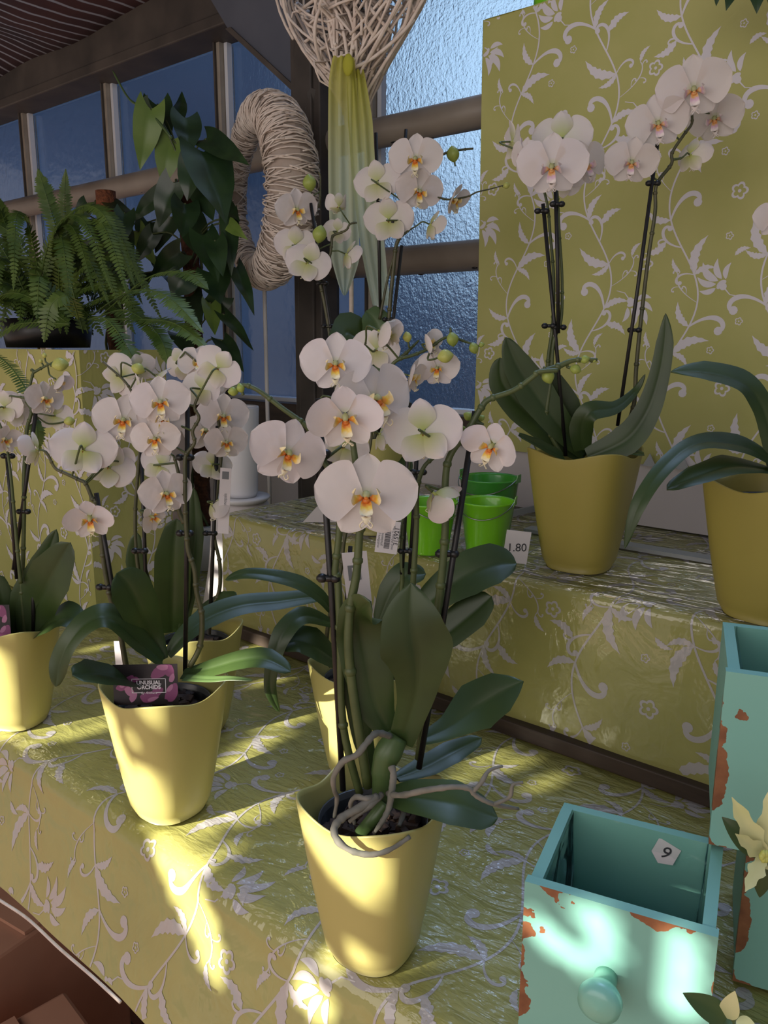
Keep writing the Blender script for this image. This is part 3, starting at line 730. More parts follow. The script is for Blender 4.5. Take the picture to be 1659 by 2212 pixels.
# front orchid
o1 = orchid(P1, .153, .0685, r_(-38), 'white orchid in the nearest yellow pot, grey air roots curling over the rim', [
    (.0, .0036, [(777, 1714), (741, 1566), (735, 1380), (730, 1258), (724, 1235), (732, 1160), (735, 1080), (728, 1035), (715, 1021), (681, 966), (665, 924), (610, 882), (559, 844), (528, 832), (500, 840)]),
    (-.012, .0044, [(795, 1700), (757, 1450), (755, 1330), (770, 1240), (776, 1160), (780, 1120), (768, 1000), (760, 930), (770, 880)]),
    (.01, .0038, [(905, 1640), (935, 1400), (950, 1280), (958, 1200), (963, 1110), (962, 1040), (972, 985), (1010, 930), (1040, 880), (1058, 862), (1110, 843), (1150, 815), (1165, 803), (1205, 800)]),
    (.02, .0030, [(1165, 806), (1205, 792), (1240, 778), (1290, 777)]),
    (.02, .0028, [(890, 1300), (894, 1232), (900, 1130), (901, 1060), (915, 1010), (940, 985), (955, 960)])],
    [(688, 861, 741, 1707, .004), (1027, 888, 905, 1660, .02)],
    [([(867, 1602, -.01), (896, 1512, -.02), (903, 1430, -.03), (890, 1345, -.035), (888, 1258, -.03)], [28, 36, 50, 80, 60, 8], .15),
     ([(842, 1585), (812, 1525), (795, 1440), (782, 1367), (778, 1325, -.01), (800, 1300, -.03)], [18, 42, 56, 58, 44, 26], .1),
     ([(904, 1602, .01), (969, 1573, .02), (1030, 1530, .03), (1084, 1497, .03), (1131, 1472, .03)], [10, 26, 54, 44, 3], .5),
     ([(857, 1682, .01), (922, 1656, .03), (976, 1627, .05), (1041, 1595, .06)], [10, 24, 26, 12], .55),
     ([(822, 1722, -.02), (885, 1722, -.03), (976, 1736, -.04), (1040, 1758, -.04), (1075, 1768, -.04)], [10, 34, 46, 34, 6], .5),
     ([(812, 1690, .01), (785, 1600, .01), (768, 1500, .01), (750, 1400, .01), (748, 1330, .01)], [10, 22, 26, 22, 8], .2)],
    [(791, 1072, 104, 0, -4, 0, 'open', -.03), (620, 978, 82, 18, 8, -18, 'open', -.02), (725, 785, 72, -2, 5, 0, 'open', -.01),
     (746, 898, 84, 0, 22, 6, 'cup', -.035), (808, 862, 92, 34, -5, 10, 'open', .0), (742, 965, 52, 175, 0, 20, 'open', .03), (822, 938, 45, 110, 20, 0, 'cup', .02),
     (914, 935, 80, 172, 6, -6, 'open', .0), (940, 1068, 50, 120, 40, 60, 'half', .0), (1064, 962, 66, -24, 18, -24, 'cup', .0)],
    [(1183, 813, 17, 200, 'bud_green', .015), (1243, 798, 13, 250, 'bud_green', .02), (1263, 777, 11, 285, 'bud_green', .02), (1284, 779, 5, 280, 'stem_bud', .02) if False else (1284, 779, 5, 280, 'bud_green', .02),
     (1012, 899, 12, 60, 'bud_green', .03), (1040, 903, 8, 300, 'bud_green', .03), (995, 929, 14, 100, 'bud_green', .02),
     (504, 845, 12, 100, 'bud_green', .0), (520, 838, 11, 20, 'bud_green', .0)],
    ties=[(712, 1249, 0), (690, 980, 0), (1010, 945, .015), (968, 1196, .015)])
def root_tube(pts, r=.0030):
    P = smooth([on_p(x, y, P1, o) for x, y, o in pts], 5); n = len(P); rnd = random.Random(len(pts))
    MB().tube(P, [r*(1-.45*(i/(n-1))**2)*(1+.14*rnd.uniform(-1, 1)) for i in range(n)], 8).build('air_root', 'root', o1)
root_tube([(842, 1590, -.02), (813, 1584, -.035), (791, 1606, -.045), (770, 1631, -.05), (741, 1645, -.05), (721, 1678, -.05), (722, 1706, -.045), (728, 1725, -.035), (722, 1765, -.03)], .0029)
root_tube([(846, 1656, -.03), (850, 1675, -.035), (846, 1710, -.04), (840, 1745, -.04), (827, 1772, -.045), (808, 1800, -.045)], .0032)
root_tube([(838, 1714, -.03), (867, 1718, -.06), (920, 1707, -.075), (976, 1700, -.08), (1012, 1703, -.08), (1030, 1720, -.08), (1066, 1737, -.08), (1120, 1747, -.07)], .0026)
root_tube([(1022, 1710, -.08), (1040, 1690, -.08), (1056, 1665, -.075), (1085, 1655, -.07)], .0020)
root_tube([(1066, 1737, -.08), (1100, 1722, -.08), (1108, 1695, -.08), (1130, 1690, -.08)], .0018)
root_tube([(815, 1720, -.04), (777, 1745, -.05), (745, 1762, -.055), (725, 1782, -.062), (722, 1800, -.068), (735, 1822, -.073), (765, 1840, -.075), (805, 1846, -.075), (845, 1834, -.07), (885, 1808, -.06)], .0034)
root_tube([(825, 1716, -.035), (805, 1735, -.045), (778, 1755, -.05), (755, 1775, -.05)], .0030)
root_tube([(812, 1722, -.04), (790, 1725, -.045), (768, 1722, -.04), (757, 1740, -.035), (766, 1780, -.035)], .0026)
root_tube([(868, 1735, .0), (872, 1755, .0), (862, 1785, -.01)], .0032)
MB().tube(smooth([on_p(828, 1735, P1, -.01), on_p(826, 1690, P1, -.015), on_p(832, 1640, P1, -.015), on_p(860, 1590, P1, -.01)], 5), [.010, .011, .010, .009, .009, .009, .009, .010, .010, .010, .011, .012, .012, .011, .010, .009], 12).build('crown', 'leaf_light', o1)
MB().tube(smooth([on_p(832, 1735, P1, -.03), on_p(805, 1770, P1, -.035), on_p(780, 1800, P1, -.03)], 5), .0060, 10).build('old_shoot', 'leaf_light', o1)
# middle-left orchid with the picture card
o2 = orchid(P2, .156, .0735, r_(-42), 'white orchid left of centre in a yellow pot holding a dark picture card', [
    (.0, .0032, [(275, 1450), (252, 1330), (238, 1290), (225, 1220), (218, 1160), (212, 1100), (205, 1080), (199, 1076), (185, 1045), (170, 1036), (140, 1022), (119, 1011), (105, 985), (98, 975)], 'stem_brown'),
    (-.01, .0032, [(410, 1440), (432, 1395), (436, 1330), (425, 1280), (420, 1230), (407, 1190), (403, 1150), (400, 1098), (400, 1040), (401, 986), (420, 957), (416, 931), (430, 903), (420, 881), (427, 859)], 'stem_brown'),
    (.01, .0030, [(398, 1130), (385, 1095), (388, 1040), (380, 1000), (375, 985)], 'stem_brown')],
    [(208, 1065, 272, 1445, .0), (405, 846, 400, 1450, .0)],
    [([(352, 1425), (330, 1375), (300, 1310, -.02), (275, 1265, -.03), (252, 1238, -.035)], [12, 24, 42, 44, 20], .35),
     ([(350, 1430, -.01), (295, 1381, -.03), (236, 1335, -.05), (190, 1345, -.06), (150, 1388, -.07), (128, 1440, -.07), (121, 1483, -.07)], [12, 24, 26, 24, 20, 20, 10], .6),
     ([(300, 1475, -.02), (253, 1464, -.05), (202, 1457, -.08), (156, 1459, -.10)], [12, 24, 26, 14], .6),
     ([(363, 1415, .01), (400, 1372, .02), (450, 1335, .04), (520, 1309, .06), (600, 1300, .08), (660, 1292, .09), (708, 1290, .09)], [10, 18, 24, 22, 20, 16, 8], .55),
     ([(395, 1458, -.01), (450, 1447, -.02), (520, 1428, -.03), (575, 1425, -.04), (628, 1452, -.05)], [10, 18, 20, 22, 12], .6),
     ([(400, 1465, -.02), (455, 1468, -.04), (500, 1466, -.05), (545, 1470, -.06)], [8, 7, 5, 3], .6, 'leaf_light')],
    [(78, 972, 44, -115, 0, 10, 'cup', .0), (180, 972, 66, 172, 10, 4, 'open', .0), (236, 1010, 54, 165, 14, 30, 'open', .03), (195, 1118, 54, -8, 30, 8, 'cup', -.03), (262, 998, 34, 150, 0, -30, 'open', .04),
     (358, 1066, 55, 18, 8, 10, 'open', -.02), (327, 1115, 38, 40, 20, 60, 'cup', -.01), (267, 908, 62, -6, 0, -6, 'open', .02), (347, 868, 60, -5, 5, 8, 'open', -.02), (350, 905, 50, 5, 5, -8, 'open', -.01),
     (336, 948, 50, -12, 5, 5, 'open', -.02), (300, 848, 44, 100, 0, 0, 'open', .02), (345, 1005, 42, 160, 0, 20, 'open', .03), (470, 795, 50, 165, -10, 40, 'open', .0), (435, 840, 48, 140, 0, 0, 'open', .02)],
    [], ties=[(228, 1268, 0), (401, 988, 0), (401, 1152, -.005), (303, 1190, .05)])
# behind it
o5 = orchid(P5, .150, .071, r_(-35), 'white orchid directly behind the card orchid, pot half hidden by leaves', [
    (.0, .003, [(330, 1360), (300, 1240), (292, 1120), (300, 1000), (305, 920), (290, 860), (268, 822), (222, 782)], 'stem_brown'),
    (.0, .003, [(430, 1350), (470, 1290), (475, 1220), (462, 1150), (470, 1050), (478, 980), (470, 900), (455, 850), (440, 800), (400, 760)], 'stem_brown')],
    [(304, 950, 318, 1370, .0), (470, 920, 452, 1370, .0)],
    [([(372, 1365), (372, 1290, -.01), (374, 1200, -.02), (382, 1120, -.02)], [22, 38, 38, 16], .1),
     ([(395, 1360), (412, 1250), (422, 1150), (418, 1052)], [10, 18, 18, 6], .1),
     ([(410, 1365), (440, 1330), (480, 1303, -.02), (513, 1288, -.03)], [10, 18, 18, 8], .5),
     ([(345, 1360), (315, 1290), (292, 1210), (296, 1150)], [10, 22, 20, 8], .2)],
    [(262, 812, 46, 150, 0, 60, 'open', .02), (340, 815, 36, 100, 30, 60, 'cup', .0), (392, 785, 42, 160, 0, -30, 'cup', .03), (434, 785, 48, -15, -20, 0, 'open', .0), (488, 815, 42, 60, 0, 20, 'open', .02),
     (482, 898, 52, 8, 10, 0, 'open', .0), (489, 955, 44, 5, 10, 4, 'open', -.01), (458, 1005, 40, 190, 10, 10, 'open', .0), (459, 1090, 34, 100, 30, 10, 'half', .0), (441, 930, 48, 30, 0, 10, 'open', .04), (300, 795, 36, 200, -10, -20, 'open', .04)],
    [(298, 797, 15, 250, 'bud', -.01), (218, 893, 11, 20, 'bud', .03)], ties=[(455, 1152, 0), (305, 1190, 0)])
# far left
o3 = orchid(P3, .150, .068, r_(-20), 'white orchid at the left edge, pot cut off by the frame', [
    (.0, .0034, [(55, 1385), (47, 1280), (50, 1200), (52, 1100), (52, 1025), (58, 930), (65, 903), (68, 885), (58, 868), (60, 850), (68, 820), (72, 801), (66, 800)], 'stem'),
    (.0, .0022, [(72, 805), (88, 796), (100, 790), (115, 782)], 'stem'),
    (-.01, .003, [(45, 1260), (38, 1190), (30, 1100), (20, 1000), (5, 930), (-20, 880)], 'stem'),
    (.0, .0022, [(62, 862), (45, 858), (20, 855)], 'stem')],
    [(83, 850, 29, 1230, .0), (15, 985, 36, 1250, .0), (70, 1230, 72, 1380, .0)],
    [([(35, 1375), (55, 1290), (95, 1215), (122, 1143)], [14, 30, 26, 6], .3),
     ([(60, 1375), (80, 1310), (115, 1240, -.02), (152, 1172, -.03)], [20, 44, 46, 16], .35),
     ([(70, 1380), (112, 1345, -.02), (150, 1335, -.03), (186, 1362, -.04)], [14, 26, 28, 14], .6),
     ([(20, 1380), (10, 1320), (-10, 1240)], [16, 30, 14], .3)],
    [(34, 885, 42, 165, 0, 30, 'open', .02), (10, 880, 40, 150, 0, 0, 'open', .0), (8, 950, 36, 40, 0, 0, 'cup', -.02), (96, 862, 42, 30, 0, 0, 'open', .0), (118, 898, 38, 160, 0, 10, 'open', .02), (125, 822, 26, 60, 30, 0, 'half', .0)],
    [(130, 788, 18, 280, 'bud', .0), (96, 768, 6, 10, 'bud', .0), (88, 780, 5, 30, 'bud', .0), (150, 910, 12, 280, 'bud', .02)], ties=[(52, 1105, 0), (18, 985, 0)])
# behind the front orchid
o4 = orchid(P4, .150, .070, r_(-42), 'white orchid just behind the nearest one, leaves arching left over its pot', [
    (.0, .003, [(790, 1440), (862, 1300), (868, 1180), (878, 1060), (885, 960), (885, 880), (860, 840), (838, 812), (846, 790), (862, 776), (890, 768), (926, 753), (956, 732), (977, 728), (1005, 738), (1030, 745)]),
    (.01, .003, [(715, 1440), (705, 1395), (714, 1320), (735, 1240), (745, 1160), (770, 1060), (800, 960), (800, 860), (780, 790), (790, 740)], 'stem_brown'),
    (.01, .0024, [(862, 776), (878, 762), (892, 748), (905, 735)], 'stem')],
    [(885, 870, 868, 1240, .0), (905, 880, 885, 1240, .015), (757, 1180, 738, 1440, .0)],
    [([(712, 1315, -.01), (692, 1290, -.02), (650, 1262, -.03), (590, 1245, -.04), (530, 1240, -.04), (487, 1253, -.04)], [8, 14, 16, 14, 11, 6], .5),
     ([(712, 1345), (655, 1331, -.03), (612, 1368, -.05), (590, 1430, -.06), (584, 1490, -.06), (603, 1538, -.06)], [10, 20, 22, 15, 13, 6], .45),
     ([(722, 1425, -.01), (680, 1395, -.03), (640, 1385, -.04), (604, 1400, -.05)], [16, 32, 30, 12], .5),
     ([(860, 1370, .02), (940, 1290, .02), (1010, 1243, .02), (1070, 1220, .02), (1116, 1218, .02)], [14, 34, 48, 44, 14], .45),
     ([(900, 1420, .0), (970, 1365, .0), (1025, 1320, .0), (1062, 1288, .0)], [16, 36, 38, 16], .45),
     ([(820, 1340, .03), (845, 1280, .03), (875, 1245, .03), (920, 1240, .03)], [14, 28, 30, 12], .4),
     ([(900, 1480, -.01), (940, 1420, -.01), (958, 1385, -.01)], [12, 22, 10], .3)],
    [(812, 755, 50, 165, -10, 10, 'open', .03), (822, 716, 40, 70, 20, 10, 'half', -.01), (846, 722, 30, 120, 0, -20, 'cup', .0), (922, 742, 30, 60, -10, 20, 'half', .0), (946, 795, 46, -16, 6, 0, 'open', .0), (888, 812, 44, 70, 10, 0, 'cup', -.01)],
    [(880, 728, 12, 10, 'bud', .0), (977, 733, 16, 190, 'bud_green', -.01), (1023, 752, 13, 200, 'bud_green', .0), (1040, 745, 7, 290, 'bud_green', .0), (962, 770, 18, 280, 'bud', -.02), (690, 900, 12, 170, 'bud', .03)], ties=[(878, 1190, 0), (905, 1020, 0)])
# on the raised shelf
o8 = orchid(P8, .160, .074, r_(-40), 'white orchid rising in front of the windows, pot hidden behind the front blooms', [
    (.0, .0032, [(770, 1000), (728, 850), (712, 720), (700, 650), (688, 590), (700, 570), (712, 554), (716, 530), (719, 510), (735, 503), (749, 496), (756, 484), (771, 481)], 'stem_brown'),
    (.02, .0026, [(685, 590), (684, 520), (678, 462), (690, 440), (692, 388), (689, 372)], 'stem_brown'),
    (.0, .0036, [(800, 1000), (835, 800), (840, 690), (852, 560), (856, 530), (866, 500), (864, 452), (880, 420), (893, 385), (930, 350), (960, 332), (985, 325), (1022, 321)], 'stem_brown'),
    (.0, .0026, [(820, 690), (838, 600), (855, 540)], 'stem_brown'), (.0, .0022, [(866, 512), (880, 500), (896, 490)], 'stem_brown'),
    (.0, .0018, [(895, 405), (960, 430), (1008, 425), (1030, 415), (1060, 408), (1092, 399)], 'stem_brown')],
    [(671, 439, 760, 1000, .0), (812, 287, 822, 690, .02), (868, 530, 812, 1000, .0), (877, 280, 868, 400, .02)],
    [([(830, 820), (795, 760), (760, 720, -.02), (740, 735, -.04), (715, 790, -.05)], [16, 34, 34, 30, 16], .4),
     ([(820, 830), (830, 760), (812, 700), (790, 672)], [14, 26, 34, 16], .4, 'leaf_light'),
     ([(820, 1000), (850, 985, -.02), (870, 1010, -.05), (866, 1060, -.06)], [16, 26, 22, 10], .4)],
    [(898, 343, 55, -6, 0, 0, 'open', -.02), (815, 395, 50, 160, 10, -10, 'open', .0), (905, 412, 50, 14, 10, -8, 'open', -.01), (980, 430, 38, 60, 20, 0, 'cup', .0), (840, 476, 52, 168, 0, -6, 'open', .0), (931, 486, 38, 115, 20, 0, 'cup', .0),
     (640, 452, 46, 24, 10, 6, 'open', -.01), (638, 530, 44, 170, 0, 0, 'open', .03), (664, 568, 50, 165, 20, 20, 'open', -.02), (732, 446, 26, 200, -30, 0, 'half', .0), (750, 550, 38, 110, 20, 0, 'cup', .0), (728, 500, 30, 160, 0, 10, 'open', .03)],
    [(979, 333, 17, 10, 'bud_green', .0), (669, 395, 18, 10, 'bud_green', .01), (691, 506, 19, 350, 'bud_green', -.01), (1094, 400, 8, 270, 'moss_bud', .0) if False else (1094, 401, 8, 280, 'bud', .0)], ties=[(697, 612, 0), (840, 690, 0), (858, 480, 0), (708, 705, 0)])
o6 = orchid(P6, .168, .0845, r_(-41), 'pink-lipped white orchid in an ochre pot on the raised shelf before the panel', [
    (.0, .0034, [(1215, 985), (1190, 940), (1180, 900), (1190, 820), (1196, 740), (1212, 690), (1214, 600), (1208, 500), (1205, 430), (1200, 380)], 'stem'),
    (.01, .0030, [(1185, 850), (1184, 780), (1194, 700), (1196, 600), (1188, 500), (1182, 440), (1160, 370), (1130, 330)], 'stem'),
    (.01, .0034, [(1338, 960), (1368, 880), (1374, 800), (1382, 715), (1400, 560), (1415, 460), (1418, 400), (1450, 355), (1452, 330), (1478, 290), (1494, 268), (1495, 245), (1497, 225)], 'stem_brown'),
    (.01, .0020, [(1450, 345), (1470, 342), (1480, 335)], 'stem')],
    [(1173, 440, 1222, 985, .0), (1200, 410, 1206, 720, -.01), (1420, 312, 1334, 920, .01)],
    [([(1262, 988, .02), (1189, 934, .02), (1125, 880, .02), (1085, 825, .02), (1080, 772, .02)], [14, 30, 34, 30, 12], .25),
     ([(1262, 980, .01), (1208, 919), (1155, 848), (1115, 785), (1092, 728)], [14, 30, 40, 30, 8], .25),
     ([(1256, 960, .03), (1219, 880, .03), (1185, 830, .03), (1165, 800, .03)], [16, 34, 32, 10], .2),
     ([(1258, 972, -.01), (1256, 925, -.02), (1275, 890, -.03), (1330, 880, -.02), (1372, 845), (1394, 808)], [18, 26, 22, 14, 8, 3], .3),
     ([(1270, 988, -.02), (1350, 952, -.03), (1395, 895, -.03), (1422, 820, -.03), (1436, 740, -.03), (1438, 676, -.03)], [20, 34, 28, 22, 18, 3], .15),
     ([(1215, 985, -.03), (1170, 965, -.05), (1120, 940, -.08)], [8, 12, 5], .5),
     ([(1279, 990), (1340, 975, -.02), (1392, 983, -.05)], [8, 10, 4], .6)],
    [(1193, 359, 72, -6, 8, 0, 'open', -.04), (1262, 356, 55, 40, 0, 8, 'open', .01), (1215, 300, 60, 175, 0, 0, 'open', .02), (1135, 336, 40, -45, 0, 0, 'open', -.01), (1108, 306, 46, 110, 0, 0, 'open', .03), (1216, 390, 40, 160, 0, 30, 'open', .04),
     (1498, 192, 72, 4, 5, 3, 'open', -.02), (1421, 266, 62, 6, 5, 6, 'open', .0), (1364, 350, 54, 4, 8, -10, 'open', -.01), (1545, 255, 56, -10, 5, 5, 'open', .04), (1492, 335, 42, 150, 20, 0, 'cup', .02)],
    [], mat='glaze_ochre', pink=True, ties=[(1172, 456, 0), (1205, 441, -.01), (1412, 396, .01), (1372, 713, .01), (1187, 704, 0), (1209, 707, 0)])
o7 = orchid(P7, .160, .085, r_(-60), 'white orchid at the right edge in an ochre pot, strap leaves reaching left', [
    (.0, .0034, [(1720, 1000), (1730, 800), (1720, 600), (1690, 480)], 'stem')], [],
    [([(1672, 1010), (1662, 930), (1640, 870), (1600, 826), (1525, 805), (1449, 803)], [14, 22, 22, 22, 20, 5], .55),
     ([(1680, 1005), (1605, 965, -.02), (1510, 958, -.05), (1440, 1005, -.08), (1380, 1090, -.10), (1349, 1187, -.10)], [10, 20, 17, 18, 16, 4], .5),
     ([(1680, 1022), (1590, 1008, -.04), (1506, 1030, -.07), (1440, 1058, -.08)], [12, 24, 22, 8], .6),
     ([(1690, 1000), (1740, 900), (1800, 850)], [14, 26, 10], .5)],
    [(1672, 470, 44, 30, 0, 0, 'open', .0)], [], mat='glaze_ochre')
# ------------------------------------------------------------------ small goods on the shelves
def text_obj(s, size, M4, mat, parent, name='lettering', shear=0, bold=False):
    cu = bpy.data.curves.new(name, 'FONT'); cu.body = s; cu.size = size; cu.align_x = 'CENTER'; cu.align_y = 'CENTER'; cu.extrude = size*.01; cu.shear = shear
    if bold: cu.offset = size*.03
    o = bpy.data.objects.new('tmp', cu); COL.objects.link(o); bpy.context.view_layer.update()
    me = bpy.data.meshes.new_from_object(o.evaluated_get(bpy.context.evaluated_depsgraph_get()))
    bpy.data.objects.remove(o); me.materials.clear(); me.materials.append(MAT[mat]); me.name = name
    r = bpy.data.objects.new(name, me); COL.objects.link(r); r.parent = parent
    W_ = M4.copy(); q = parent
    while q: W_.translation -= q.location; q = q.parent
    r.matrix_local = W_; return r
def frame4(tl, tr, bl):
    """matrix with origin at tl-centre basis: x along top, y up, z out; returns M(centre), width, height"""
    x = (tr-tl); w = x.length; x.normalize(); y = (tl-bl); h = y.length; y = (y-x*y.dot(x)).normalized(); z = x.cross(y)
    M = Matrix((x, y, z)).transposed().to_4x4(); M.translation = (tl+tr)/2-y*h/2; return M, w, h
def card(name, tl, tr, bl, mat, label, cat, group=None, th=.0006):
    M, w, h = frame4(tl, tr, bl); root = empty(name, M.translation, label, cat, group)
    MB().box(M.translation, (w, h, th), 0, M.to_3x3()).build('card', mat, root, smooth=False)
    def at(x, y, z=0): return M.translation+M.to_3x3() @ Vector((x*w/2, y*h/2, z))
    return root, M, w, h, at
def bar(root, at, M, x0, y0, x1, y1, t, mat, w, h, name='line', z=.0006):
    a, b = at(x0, y0, z), at(x1, y1, z); MB().box((a+b)/2, (max(t, abs(x1-x0)*w/2+t), max(t, abs(y1-y0)*h/2+t), .0003), 0, M.to_3x3()).build(name, mat, root, smooth=False)
def picture_card(base, px, off, lab, only=None):
    tl, tr, bl = (on_p(x, y, base, o) for (x, y), o in zip(px, (off, off, off-.006)))
    root, M, w, h, at = card('plant_card', tl, tr, bl, 'card_black', lab, 'plant card')
    mb = MB(); n = M.to_3x3() @ Vector((0, 0, 1)); rnd = random.Random(4)
    def blob(cx, cy, a, l, ww, mi, z):
        P = []
        for i in range(16):
            q = 2*PI*i/16; x = math.cos(q)*l*(1+.12*math.sin(3*q+cx*9)); y = math.sin(q)*ww
            X = cx+(x*math.cos(a)-y*math.sin(a)); Y = cy+(x*math.sin(a)+y*math.cos(a))*w/h
            P.append(at(max(-.99, min(.99, X)), max(-.98, min(.98, Y)), z))
        mb.add(P, [tuple(range(16))], mi)
    k = .00035
    for (cx, cy, a, l, ww, mi) in ((-.55, .1, .9, .26, .15, 0), (-.72, -.1, .4, .2, .12, 0), (-.5, -.35, -.9, .2, .12, 1), (-.72, -.05, .4, .09, .06, 1), (-.40, -.62, 1.0, .17, .10, 1), (-.35, .25, .2, .16, .09, 0),
            (.45, .62, .5, .30, .17, 0), (.72, .72, -1.2, .26, .16, 0), (.55, .85, 0, .18, .1, 1), (.82, .3, 1.2, .14, .08, 1), (.1, -.62, .2, .30, .17, 0), (.35, -.35, .6, .2, .13, 0), (.8, -.45, 1.1, .32, .18, 0), (.75, -.2, .9, .14, .07, 1), (.2, -.72, .3, .18, .06, 1), (.5, -.85, 0, .2, .08, 2)):
        k += .00001; blob(cx, cy, a, l, ww, mi, k)
    mb.build('orchid_picture', ['card_pink', 'card_rose', 'card_black'], root, smooth=False)
    for (a, b, c, d) in ((-.42, .28, .62, .28), (-.42, -.40, -.42, .28), (.62, -.40, .62, .28), (-.42, -.40, -.12, -.40), (.33, -.40, .62, -.40)):
        bar(root, at, M, a, b, c, d, .0006, 'card_text', w, h, 'frame_line')
    for s, y, sz, sh, bo in (('UNUSUAL', .09, .0066, 0, True), ('ORCHIDS', -.14, .0066, 0, True), ('by Anthura', -.41, .0042, .3, False)):
        T = M.copy(); T.translation = at(.10, y, .0006); text_obj(s, sz*w/.078, T, 'card_text', root, 'lettering', sh, bo)
    return root
picture_card(P2, ((243, 1436), (383, 1434), (258, 1522)), -.032, 'dark card with pink orchid picture and white lettering in the middle-left pot')
picture_card(P3, ((-112, 1308), (20, 1306), (-98, 1396)), -.035, 'dark pink-flowered card cut off at the left edge of the frame')
# hanging and standing tags
def tagcard(name, base, off, px, lab, lines=(), bars=None, cat='tag'):
    tl, tr, bl = (on_p(x, y, base, off) for x, y in px)
    root, M, w, h, at = card(name, tl, tr, bl, 'paper', lab, cat)
    for s, x, y, sz, mt, rot in lines:
        T = M @ Matrix.Rotation(math.radians(rot), 4, 'Z'); T.translation = at(x, y, .0006); text_obj(s, sz, T, mt, root)
    if bars:
        x0, x1, y0, y1 = bars; rnd = random.Random(2); mb = MB(); y = y0
        while y < y1:
            t = rnd.uniform(.012, .035); a, b = at(x0, y, .0006), at(x1, y+t, .0006)
            mb.box((a+b)/2, (abs(x1-x0)*w/2, t*h/2, .0002), 0, M.to_3x3()); y += t+rnd.uniform(.012, .035)
        mb.build('barcode', 'ink', root, smooth=False)
    return root, M, w, h, at
bq = tagcard('bar_code_tag', P4, -.01, ((818, 1122), (866, 1128), (812, 1192)), 'white tag with black bar code below the blooms, left of the lime pails',
        [('315921', .78, .1, .0075, 'ink', 90), ('mid White 2 tak', .48, .0, .0045, 'grey_ink', 90), ('phalaenopsis', -.5, .0, .0045, 'grey_ink', 90), ('multiflora potted', -.78, .0, .0042, 'grey_ink', 90)], (-.25, .25, -.7, .7))
MB().tube([bq[4](.3, .95, 0), on_p(866, 1080, P4, .0)], .0006, 6).build('string', 'white_wood', bq[0])
root, M, w, h, at = tagcard('price_tag', P1, .03, ((738, 1195), (792, 1190), (735, 1422)), 'tall white tag with a grey square reading 5 behind the front leaves', [('Phalaenopsis', .0, -.2, .007, 'grey_ink', 90)])
mb = MB().box(at(-.15, .62, .0005), (w*.5, w*.62, .0003), 0, M.to_3x3()).build('grey_square', 'grey_ink', root, smooth=False)
T = M.copy(); T.translation = at(-.15, .62, .0009); text_obj('5', w*.55, T, 'paper', root)
root, M, w, h, at = tagcard('price_tag', P5, -.01, ((476, 1010), (500, 1012), (480, 1152)), 'narrow white tag hanging between two blooms left of the shelf', [('Phalaenopsis', .1, -.1, .006, 'grey_ink', 90)])
MB().box(at(.0, .78, .0005), (w*.6, w*.7, .0003), 0, M.to_3x3()).build('grey_square', 'grey_ink', root, smooth=False)
root, M, w, h, at = tagcard('price_card', (-.585, 1.0, SZ), -.04, ((1095, 1144), (1148, 1150), (1085, 1213)), 'white handwritten price card reading 1.80 leaning beside the lime pail', [('1.80', .02, -.05, .0165, 'ink', 6)], cat='price card')
A = on_z(680, 1093, SZ+.004); B = on_z(720, 1122, SZ+.002)
tag(MB().prism([on_z(655, 1128, SZ+.002), on_z(735, 1128, SZ+.002), on_z(715, 1095, SZ+.03), on_z(685, 1095, SZ+.03)], (0, 0, .001)).build('folded_card', 'paper', smooth=False), 'small folded white card on the shelf film, left of the big front bloom', 'card')
for k, (x, y, lab) in enumerate(((262, 1405, 'plain white tag standing behind the middle-left pot'), (505, 1405, None))):
    if lab:
        q = tagcard('price_tag', (-.87, .585, TZ), .0, ((246, 1385), (268, 1385), (246, 1458)), lab)
        p = q[4](0, -.9, -.001); MB().tube([p, Vector((p.x, p.y, TZ+.001))], .0012, 6).build('tag_stick', 'white_wood', q[0])
# metal pails
def pail(c, r, h, mat, label, ear=0.3):
    root = empty('metal_pail', c, label, 'pail', 'small green metal pails on the raised shelf')
    mb = MB(); mb.lathe([(0, .002), (r*.70, .0), (r*.73, .002), (r*.73, .005), (r*.975, h-.003), (r*1.02, h-.002), (r*1.03, h), (r*1.01, h+.001), (r*.965, h-.003), (r*.715, .008), (0, .008)], c, 48)
    mb.build('bucket', mat, root)
    for s in (0, PI):
        a = ear+s; d = Vector((math.cos(a), math.sin(a), 0)); n = Vector((-d.y, d.x, 0)); p = Vector(c)+d*r*1.02+Vector((0, 0, h-.004))
        MB().prism([p-n*.010, p+n*.010, p+n*.006+Vector((0, 0, .014))+d*.002, p-n*.006+Vector((0, 0, .014))+d*.002], d*.001).build('ear', mat, root, smooth=False)
    P = []
    for i in range(17):
        a = PI*i/16; d = Vector((math.cos(ear), math.sin(ear), 0)); n = Vector((-d.y, d.x, 0))
        P.append(Vector(c)+d*r*1.05*math.cos(a)-n*r*1.04*math.sin(a)+Vector((0, 0, h+.006-.028*math.sin(a))))
    MB().tube(P, .0009, 6).build('handle', 'wire', root)
    return root
pail((-.652, 1.035, SZ+.002), .0425, .079, 'lime', 'lime green metal pail beside the handwritten price card')
pail((-.716, .972, SZ+.002), .0425, .079, 'lime', 'lime green metal pail partly hidden by stems, left of the other', 1.2)
pail((-.705, 1.125, SZ+.002), .0500, .098, 'grass_green', 'larger grass green pail with wire handle behind the two lime ones', .1)
